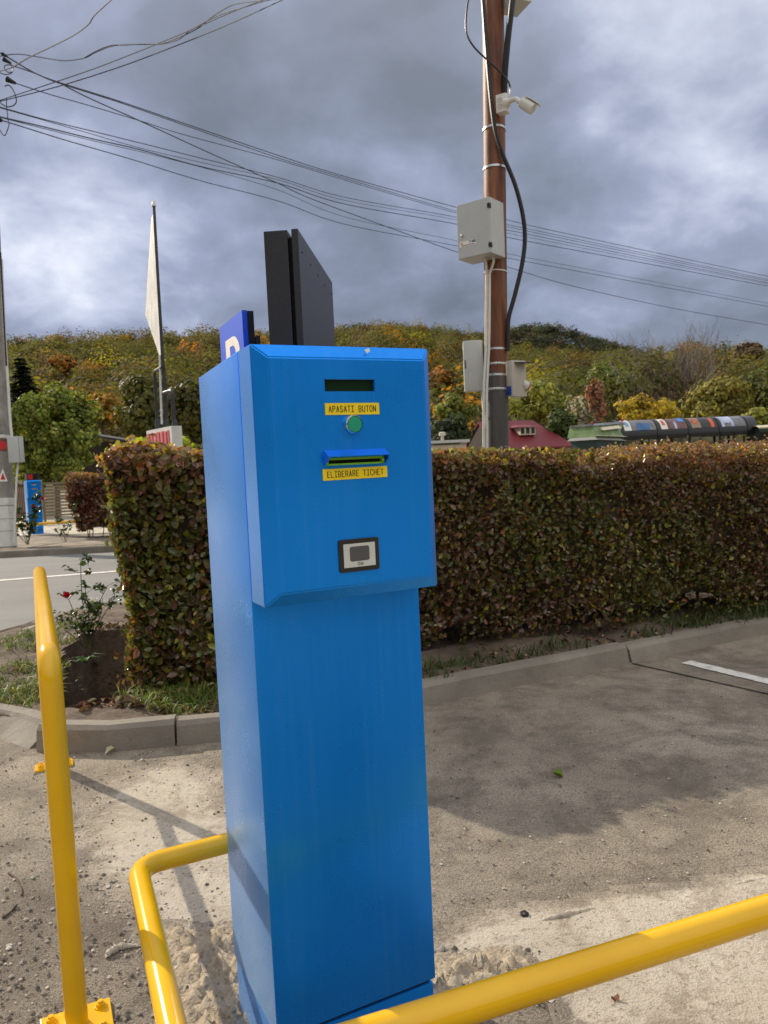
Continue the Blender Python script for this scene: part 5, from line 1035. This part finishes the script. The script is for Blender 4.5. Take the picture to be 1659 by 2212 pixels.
m.build('trunk', 'bark', sr); n = len(Ps); V, Q, C = leafcloud(np.array(Ps), np.array(Ns), RNG.uniform(.3, .6, n), pick([(3, (0.010, 0.017, 0.012)), (1, (0.018, 0.026, 0.015))], n), .6, .3, False); arrays('needles', V, Q, C, 'forest_leaf', sr)
# bare tree
bb = at(1455, 960, 95); bz = gz(bb.y); bt_ = thing('bare_tree', 'leafless grey brown tree with spreading branches above the train', 'tree', (bb.x, bb.y, 0), group=TG); m = MB(); cnt = [0]
def branch(p, d, L, r, lev):
    q = p+d*L*.5+Vector((random.uniform(-.05, .05), random.uniform(-.05, .05), 0))*L; e2_ = q+(d+Vector((random.uniform(-.15, .15), random.uniform(-.15, .15), .12))).normalized()*L*.5; m.tube([p, q, e2_], [r, r*.8, r*.6], 5 if lev < 2 else 3, False)
    if lev >= 5: return
    for k in range(3 if lev < 4 else 2):
        nd = (d+Vector((random.uniform(-.62, .62), random.uniform(-.62, .62), random.uniform(-.05, .35)))).normalized(); branch(e2_ if k else q, nd, L*random.uniform(.62, .82), r*.6, lev+1)
for dx, dy in ((-.5, .1), (-.2, -.2), (.05, .3), (.3, -.1), (.55, .1), (0, 0), (-.35, .2), (.4, .3)): branch(Vector((bb.x+dx*.8, bb.y, .5)), Vector((dx*.85, dy*.5, 1)).normalized(), 5.2+random.uniform(-.5, .5), .16, 0)
m.build('branches', 'pale_bark', bt_)

# ------------------------------------------------------------------ hills and the wood on them
sky_pts = [(-400, 770), (-60, 748), (30, 735), (130, 722), (240, 720), (400, 716), (520, 714), (640, 710), (780, 700), (870, 693), (930, 700), (1000, 716), (1060, 736), (1150, 752), (1250, 762), (1330, 766), (1400, 760), (1480, 748), (1560, 752), (1659, 760), (2100, 775)]
sky2 = [(900, 775), (960, 735), (1010, 714), (1070, 705), (1130, 699), (1180, 695), (1220, 700), (1280, 720), (1330, 737), (1400, 752), (1500, 775), (1659, 800)]
def azel(pts, crown):
    A = []; E = []
    for x, y in pts: r = raydir(x, y); A.append(math.atan2(r.x, r.y)); E.append(r.z/math.hypot(r.x, r.y))
    return np.array(A), np.array(E)
A1, E1 = azel(sky_pts, 4); A2, E2 = azel(sky2, 4)
R0, R1, RR2 = 85.0, 330.0, 560.0
def hill1(az, r):
    f = np.clip((r-R0)/(R1-R0), 0, 1); h = (np.interp(az, A1, E1)*R1+EYE-8.5); w = 2.0*np.sin(az*31+r*.03)+1.5*np.sin(az*57-r*.05)
    return h*f**1.12+w*f*(1-f)*2
def hill2(az, r):
    f = np.clip((r-400)/(RR2-400), 0, 1); h = np.interp(az, A2, E2)*RR2+EYE-12.0; return h*(f*f*(3-2*f))
def hmesh(name, fn, ra, rb, a0, a1, na, nr):
    V = []; Fc = []
    for i in range(na+1):
        az = a0+(a1-a0)*i/na
        for k in range(nr+1): r = ra+(rb-ra)*k/nr; V.append((math.sin(az)*r, math.cos(az)*r, float(fn(az, r))-.4))
        V.append((math.sin(az)*(rb+200), math.cos(az)*(rb+200), float(fn(az, rb))*.3-.4))
    nr += 1
    for i in range(na):
        for k in range(nr): Fc.append((i*(nr+1)+k, (i+1)*(nr+1)+k, (i+1)*(nr+1)+k+1, i*(nr+1)+k+1))
    return struct(MB().add(V, Fc).build(name, 'meadow', smooth=True))
hmesh('hill', hill1, 80, R1, -1.0, 1.0, 90, 24); hmesh('far_hill', hill2, 400, RR2, -.6, .9, 60, 10)
struct(MB().add([(math.sin(a)*r_, math.cos(a)*r_, h_) for a in [pi*.5+pi*k/24 for k in range(25)] for r_, h_ in ((70, -.5), (110, 22), (190, 44), (260, 40))], [(k*4+j_, k*4+4+j_, k*4+5+j_, k*4+1+j_) for k in range(24) for j_ in range(3)]).build('hill', 'meadow', smooth=True))  # out-of-view hill behind the camera, added to darken the machine's reflections
def forest(name, label, fn, ra, rb, a0, a1, n, per, crad, leaf, pals, rpow=1.0):
    Ps = []; Ns = []; Cs = []; Sz = []; rg = RNG
    for i in range(n):
        az = rg.uniform(a0, a1); r = math.sqrt(ra*ra+(rb*rb-ra*ra)*rg.random()**rpow); z = float(fn(az, r)); rad = crad*rg.uniform(.7, 1.35); hh = rad*rg.uniform(.9, 1.4); c = np.array([math.sin(az)*r, math.cos(az)*r, z+hh*.75+.8])
        d = unit(rg.normal(size=(per, 3))); d[:, 2] = np.where(d[:, 2] < -.3, -d[:, 2], d[:, 2]); lob = 1+.20*np.sin(d[:, 0]*5+i)*np.sin(d[:, 1]*5+2*i)+.12*np.sin(d[:, 2]*9+i)
        P = c+d*(lob*rg.uniform(.72, 1.05, per))[:, None]*np.array([rad, rad, hh]); tone = 1+rg.normal(0, .2); patchv = math.sin(az*9+r*.02)+math.sin(az*23-r*.035)*.7
        pal = pals[0] if rg.random() < .48 else (pals[1] if rg.random() < .5+.25*patchv else pals[2]) if rg.random() < .86 else pals[3]
        Ps.append(P); Ns.append(d*1.0+np.array([-.15, .1, .35])+rg.normal(size=(per, 3))*.3); Cs.append(np.clip(np.tile(pick(pal, 1, .15), (per, 1))*tone*1.85*(1+rg.normal(0, .13, (per, 1))), .002, .9)); Sz.append(leaf*rg.uniform(.6, 1.4, per)*rad/crad)
    V, Q, C = leafcloud(np.concatenate(Ps), np.concatenate(Ns), np.concatenate(Sz), np.concatenate(Cs), .75, .3, False); return tag(arrays(name, V, Q, C, 'forest_leaf'), label, 'wood', None, 'stuff')
FO = [[(2, (0.052, 0.054, 0.022)), (1, (0.066, 0.062, 0.026))], [(2, (0.082, 0.074, 0.030)), (1, (0.092, 0.080, 0.034))], [(2, (0.082, 0.058, 0.034)), (1, (0.072, 0.066, 0.034))], [(1, (0.19, 0.10, 0.018)), (1, (0.15, 0.065, 0.022)), (1, (0.16, 0.13, 0.02))]]
forest('wood', 'mixed autumn wood covering the near hillside below the skyline', hill1, 92, R1, -.70, .70, 3000, 240, 3.5, .58, FO, .85)
FD = [[(1, (0.034, 0.042, 0.028))], [(1, (0.046, 0.050, 0.032))], [(1, (0.056, 0.052, 0.034))], [(1, (0.06, 0.045, 0.025))]]
forest('wood', 'dark bluish wood on the farther hilltop behind the utility pole', hill2, 450, RR2, .02, .62, 1700, 120, 3.8, .95, FD, .6)

# ------------------------------------------------------------------ buildings and the road train behind the hedge
hd_ = 58.0
hA = at(1035, 911, hd_); hB_ = at(1150, 906, hd_+1.6); hu = Vector((hB_.x-hA.x, hB_.y-hA.y, 0)); hl = hu.length; hu.normalize(); hn = Vector((hu.y, -hu.x, 0)); zr = hA.z; o = Vector((hA.x, hA.y, 0)); hg = 0.0
ho = thing('house', 'low house with a dark red hipped roof and small dormer behind the hedge', 'house', (o.x, o.y, hg)); ez = at(1100, 962, hd_).z; hw_ = 2.9
q = lambda a, b, z: o+hu*a+hn*b+Z_*z
MB().hexa([q(.3, -hw_*.85, -.3), q(hl+.9, -hw_*.85, -.3), q(hl+.9, hw_*.85, -.3), q(.3, hw_*.85, -.3)], [q(.3, -hw_*.85, ez), q(hl+.9, -hw_*.85, ez), q(hl+.9, hw_*.85, ez), q(.3, hw_*.85, ez)]).build('wall', 'dark_timber', ho)
rf = MB().add([q(-.1, 0, zr), q(hl, 0, zr), q(hl+1.9, hw_, ez-.25), q(-.1, hw_, ez-.25), q(hl+1.9, -hw_, ez-.25), q(-.1, -hw_, ez-.25)]+[q(-.1, 0, zr-.12), q(hl, 0, zr-.12), q(hl+1.9, hw_, ez-.37), q(-.1, hw_, ez-.37), q(hl+1.9, -hw_, ez-.37), q(-.1, -hw_, ez-.37)],
   [(0, 3, 2, 1), (1, 2, 4), (0, 1, 4, 5), (6, 7, 8, 9), (7, 10, 8), (6, 11, 10, 7), (0, 5, 11, 6), (3, 0, 6, 9), (2, 3, 9, 8), (4, 2, 8, 10), (5, 4, 10, 11)]).build('roof', 'roof_red', ho)
MB().add([q(0, 0, zr-.15), q(0, hw_*.9, ez-.2), q(0, -hw_*.9, ez-.2)], [(0, 1, 2)]).build('gable', 'dark_timber', ho)
zd = (zr+ez)/2+.12; dm = MB().hexa([q(hl*.52, .9, zd-.35), q(hl*.80, .9, zd-.35), q(hl*.80, 1.9, zd-.35), q(hl*.52, 1.9, zd-.35)], [q(hl*.52, .3, zd+.22), q(hl*.80, .3, zd+.22), q(hl*.80, 1.9, zd+.22), q(hl*.52, 1.9, zd+.22)]).build('dormer', 'wall_cream', ho)
MB().hexa([q(hl*.46, -.1, zd+.23), q(hl*.86, -.1, zd+.23), q(hl*.86, 2.05, zd+.23), q(hl*.46, 2.05, zd+.23)], [q(hl*.56, -.1, zd+.5), q(hl*.76, -.1, zd+.5), q(hl*.76, .9, zd+.45), q(hl*.56, .9, zd+.45)]).build('dormer_roof', 'roof_red', dm)
for k in range(3): MB().hexa(*[[q(hl*(.53+.095*k), 1.9+e_, zd-.25), q(hl*(.59+.095*k), 1.9+e_, zd-.25), q(hl*(.59+.095*k), 1.9+e_, zd+.18), q(hl*(.53+.095*k), 1.9+e_, zd+.18)] for e_ in (.002, .02)]).build('window', 'window_dark', dm)
# shed roof with a vent cowl, left of the house
sA = at(940, 955, 34); sB = at(1000, 956, 34); sh = thing('shed', 'flat grey shed roof just above the hedge beside the ticket machine', 'shed', (sA.x, sA.y, -.3)); w_ = sB.x-sA.x+1.5
MB().box(((sA.x+sB.x)/2-.6, sA.y+1.4, sA.z/2-.2), (w_, 2.6, sA.z+.1)).build('wall', 'wall_cream', sh); MB().box(((sA.x+sB.x)/2-.6, sA.y+1.4, sA.z), (w_+.3, 2.9, .12)).build('roof', 'cabinet_grey', sh)
vc = at(958, 948, 34); MB().lathe(Vector((vc.x, sA.y+.6, sA.z+.05)), Z_, [(.07, 0), (.07, .22), (.16, .24), (.15, .36), (.10, .40)], 16).build('vent_cowl', 'cabinet_beige', sh, True)
# road train
td = 38.0; tA = at(1323, 910, td); tB = at(1614, 906, td+1.0); tu = Vector((tB.x-tA.x, tB.y-tA.y, 0)); tl = tu.length; tu.normalize(); tn = Vector((tu.y, -tu.x, 0)); tg = gz(tA.y); o = Vector((tA.x, tA.y, 0)); zr = tA.z; ze = at(1450, 939, td).z
q = lambda a, b, z: o+tu*a+tn*b+Z_*z
tr = thing('road_train_wagon', 'long black tourist train wagon with a curved roof covered in posters', 'train wagon', (o.x, o.y, tg), group='tourist train wagons')
rp = []; hw2 = .9; nA = 12
def arc(k): a = pi*k/nA; return hw2*math.cos(a), ze+(zr-ze)*math.sin(a)**.8
def archm(a0, a1, k0, k1, g=0.0):
    m = MB(); V = []
    for a in (a0, a1):
        for k in range(k0, k1+1): b, z = arc(k); c_ = Vector((b*(1+g), z+g)); V.append(q(a, b*(1+g), ze+(z-ze)*(1+g*1.5)))
    n = k1-k0+1; m.add(V, [(i, i+1, n+i+1, n+i) for i in range(n-1)]); return m
archm(0, tl, 0, nA).build('roof', 'train_black', tr, True)
for b in (.86, -.86): MB().hexa([q(0, b-.03, ze-.16), q(tl, b-.03, ze-.16), q(tl, b+.03, ze-.16), q(0, b+.03, ze-.16)], [q(0, b-.03, ze), q(tl, b-.03, ze), q(tl, b+.03, ze), q(0, b+.03, ze)]).build('roof_beam', 'train_black', tr)
def part_at(px): return (at(px, 925, td).x-o.x)/tu.x
ribs = [1323, 1408, 1478, 1548, 1614]
for x in ribs: a = part_at(x); archm(a-.06, a+.06, 0, nA, .03).build('roof_rib', 'train_black', tr, True)
def poster(x0, x1, mat, k0=1, k1=5, g=.012, par=None, name='poster'): return archm(part_at(x0), part_at(x1), k0, k1, g).build(name, mat, par or tr, True)
for x0, x1, mt in ((1333, 1349, 'sign_white'), (1350, 1404, 'art_grey'), (1415, 1430, 'sign_white'), (1431, 1474, 'art_maroon'), (1484, 1506, 'art_tan'), (1507, 1543, 'train_black'), (1553, 1582, 'art_cloud'), (1583, 1609, 'art_grey')): poster(x0, x1, mt)
for x0, x1, k0, k1, mt in ((1337, 1345, 2, 4, 'art_emblem_blue'), (1362, 1390, 1, 3, 'art_blue'), (1419, 1426, 2, 4, 'art_orange'), (1458, 1472, 3, 5, 'art_sky'), (1446, 1451, 1, 3, 'art_cloud'), (1490, 1499, 2, 4, 'art_orange'), (1528, 1536, 1, 4, 'art_orange'), (1560, 1575, 1, 2, 'art_grey')): poster(x0, x1, mt, k0, k1, .02, None, 'poster_picture')
for k, x in enumerate(ribs+[1580]): a = part_at(x); MB().box(q(a, .86, (ze+tg)/2), (.12, .06, ze-tg), (tu, tn, Z_)).build('post', 'train_black', tr); MB().box(q(a, -.86, (ze+tg)/2), (.12, .06, ze-tg), (tu, tn, Z_)).build('post', 'train_black', tr)
MB().box(q(tl/2, 0, tg+.45), (tl, 1.7, .55), (tu, tn, Z_)).build('body', 'train_teal', tr)
for x0, x1 in ((1482, 1504), (1586, 1606)):
    a0, a1 = part_at(x0), part_at(x1); zm = at(1500, 945, td).z; m = MB()
    m.box(q((a0+a1)/2, .9, zm), (a1-a0, .04, .04), (tu, tn, Z_))
    for a in (a0, a1): m.box(q(a, .9, zm-.4), (.04, .04, .8), (tu, tn, Z_))
    m.build('window_frame', 'trellis_wood', tr)
for k in range(5): MB().lathe(q(tl*(.1+.2*k), -.2, tg+.3), tn, [(.3, 0), (.3, .2)], 16).build('wheel', 'black_rubber', tr)
cA = at(1256, 925, td-1.5); cu = Vector((tA.x-cA.x, tA.y-cA.y, 0)); cl = cu.length; cu.normalize(); cn = Vector((cu.y, -cu.x, 0)); eng = thing('road_train_engine', 'green sided front car of the tourist train with a cream sign board', 'train engine', (cA.x, cA.y, tg), group='tourist train wagons')
qq = lambda a, b, z: Vector((cA.x, cA.y, 0))+cu*a+cn*b+Z_*z
zl, zh, zb2 = at(1256, 922, td-1.5).z, zr-.05, at(1256, 944, td-1.5).z
def slab(a0, a1, b0, b1, zA0, zA1, zB0, zB1, name, mat, par=None): return MB().hexa([qq(a0, b0, zA0), qq(a1, b0, zB0), qq(a1, b1, zB0), qq(a0, b1, zA0)], [qq(a0, b0*.8, zA1), qq(a1, b0*.8, zB1), qq(a1, b1*.8, zB1), qq(a0, b1*.8, zA1)]).build(name, mat, par or eng)
slab(0, cl-.08, -.85, .85, zb2-.02, zl, ze-.04, zh-.12, 'side_panel', 'train_green'); slab(-.06, cl-.06, -.75, .75, zl+.005, zl+.09, zh-.11, zh, 'roof', 'art_grey')
slab(cl*.17, cl*.76, .80, .93, zl-.22, zl-.08, zh-.33, zh-.19, 'sign_board', 'train_cream'); slab(0, cl-.08, .86, .96, zb2+.01, zb2+.07, ze-.02, ze+.06, 'trim', 'wall_cream'); slab(0, cl-.08, -.86, .90, zb2-.16, zb2-.03, ze-.2, ze-.05, 'sill', 'cabinet_grey')
MB().box(qq(cl/2, 0, (tg+zb2-.2)/2), (cl-.3, 1.5, zb2-.2-tg), (cu, cn, Z_)).build('body', 'train_teal', eng)
for a, z in ((.02, zl+.1), (cl-.06, zh+.03)): MB().lathe(qq(a, .6, z-.02), Z_, [(.06, 0), (.06, .08), (.03, .12)], 10).build('roof_lamp', 'red_lamp', eng)
wA = at(1620, 922, td+.5); wg = thing('road_train_wagon', 'dark green wagon with a cream arched roof at the right edge', 'train wagon', (wA.x, wA.y, tg), group='tourist train wagons')
m = MB(); V = []
for a in (0, 3.4):
    for k in range(13):
        t_ = pi*k/12; V.append(Vector((wA.x+a, wA.y+.95*math.cos(t_), wA.z-.06+.14*math.sin(t_)*(.6+.4*min(1, a*3+.4)))))
    for k in range(12, -1, -1): t_ = pi*k/12; V.append(Vector((wA.x+a, wA.y+.95*math.cos(t_), wA.z-.12+.14*math.sin(t_))))
m.add(V, [(i, (i+1) % 26, 26+(i+1) % 26, 26+i) for i in range(26)]+[tuple(range(26)), tuple(range(26, 52))]); m.build('roof', 'train_cream', wg)
MB().box((wA.x+1.7, wA.y, wA.z-.28), (3.3, 1.8, .30)).build('upper_wall', 'train_teal', wg); MB().box((wA.x+.42, wA.y-.91, wA.z-.50), (.75, .03, .42)).build('window', 'window_dark', wg); MB().box((wA.x+1.7, wA.y, (tg+wA.z-.43)/2), (3.3, 1.75, wA.z-.44-tg)).build('lower_wall', 'train_teal', wg)
# behind the far machine: wall, slatted gate, trellis fence, dark roof
gA, gB = at(30, 1046, 25), at(62, 1046, 25); gg = gz(gA.y); gt = thing('gate', 'red brown slatted wooden gate between the concrete pole and the far machine', 'gate', (gA.x, gA.y, gg)); gw = gB.x-gA.x; gh = gA.z-gg
for f in (.95, .28): MB().box((gA.x+gw/2, gA.y, gg+gh*f), (gw, .03, .07)).build('rail', 'trellis_wood', gt)
for k in range(9): MB().box((gA.x+gw*(k+.5)/9, gA.y-.03, gg+gh*.55), (gw/9*.55, .02, gh*.9)).build('slat', 'wood_brown', gt)
wv = at(45, 1022, 29); wl_ = thing('wall', 'cream rendered wall behind the brown slatted gate', 'wall', (wv.x, wv.y, gg)); MB().box((wv.x-.5, wv.y+.2, gg+(wv.z-gg)/2), (3.6, .2, wv.z-gg)).build('panel', 'wall_cream', wl_); MB().box((wv.x-.5, wv.y+.2, wv.z+.04), (3.7, .3, .08)).build('coping', 'kerb_concrete', wl_)
fA = at(90, 1042, 25.5); fB = at(150, 1040, 25.5); fn = thing('trellis_fence', 'weathered horizontal slat fence behind the far machine', 'fence', (fA.x, fA.y, gg)); fw = fB.x-fA.x+.6; fh = fA.z-gg
for k in range(11): MB().box((fA.x+fw/2, fA.y+(.02 if k % 2 else 0), gg+.25+(fh-.25)*k/10.5), (fw, .025, .06)).build('slat', 'trellis_wood', fn)
for k in range(4): MB().box((fA.x+fw*k/3, fA.y+.05, gg+fh/2), (.06, .05, fh)).build('post', 'trellis_wood', fn)
ra = at(246, 934, 30); rf_ = thing('shed', 'dark sloping roof corner behind the lime yellow shrub', 'shed', (ra.x, ra.y, gg)); rb_ = at(262, 948, 30)
MB().hexa([(ra.x-1.5, ra.y, gg), (rb_.x+1, ra.y, gg), (rb_.x+1, ra.y+2.5, gg), (ra.x-1.5, ra.y+2.5, gg)], [(ra.x-1.5, ra.y, rb_.z-.1), (rb_.x+1, ra.y, rb_.z-.1), (rb_.x+1, ra.y+2.5, rb_.z-.1), (ra.x-1.5, ra.y+2.5, rb_.z-.1)]).build('wall', 'dark_timber', rf_)
MB().hexa([(ra.x-1.8, ra.y-.2, ra.z+.05), (rb_.x+1.2, ra.y-.2, rb_.z-.35), (rb_.x+1.2, ra.y+2.7, rb_.z-.35), (ra.x-1.8, ra.y+2.7, ra.z+.05)], [(ra.x-1.8, ra.y-.2, ra.z+.15), (rb_.x+1.2, ra.y-.2, rb_.z-.25), (rb_.x+1.2, ra.y+2.7, rb_.z-.25), (ra.x-1.8, ra.y+2.7, ra.z+.15)]).build('roof', 'roof_dark', rf_)
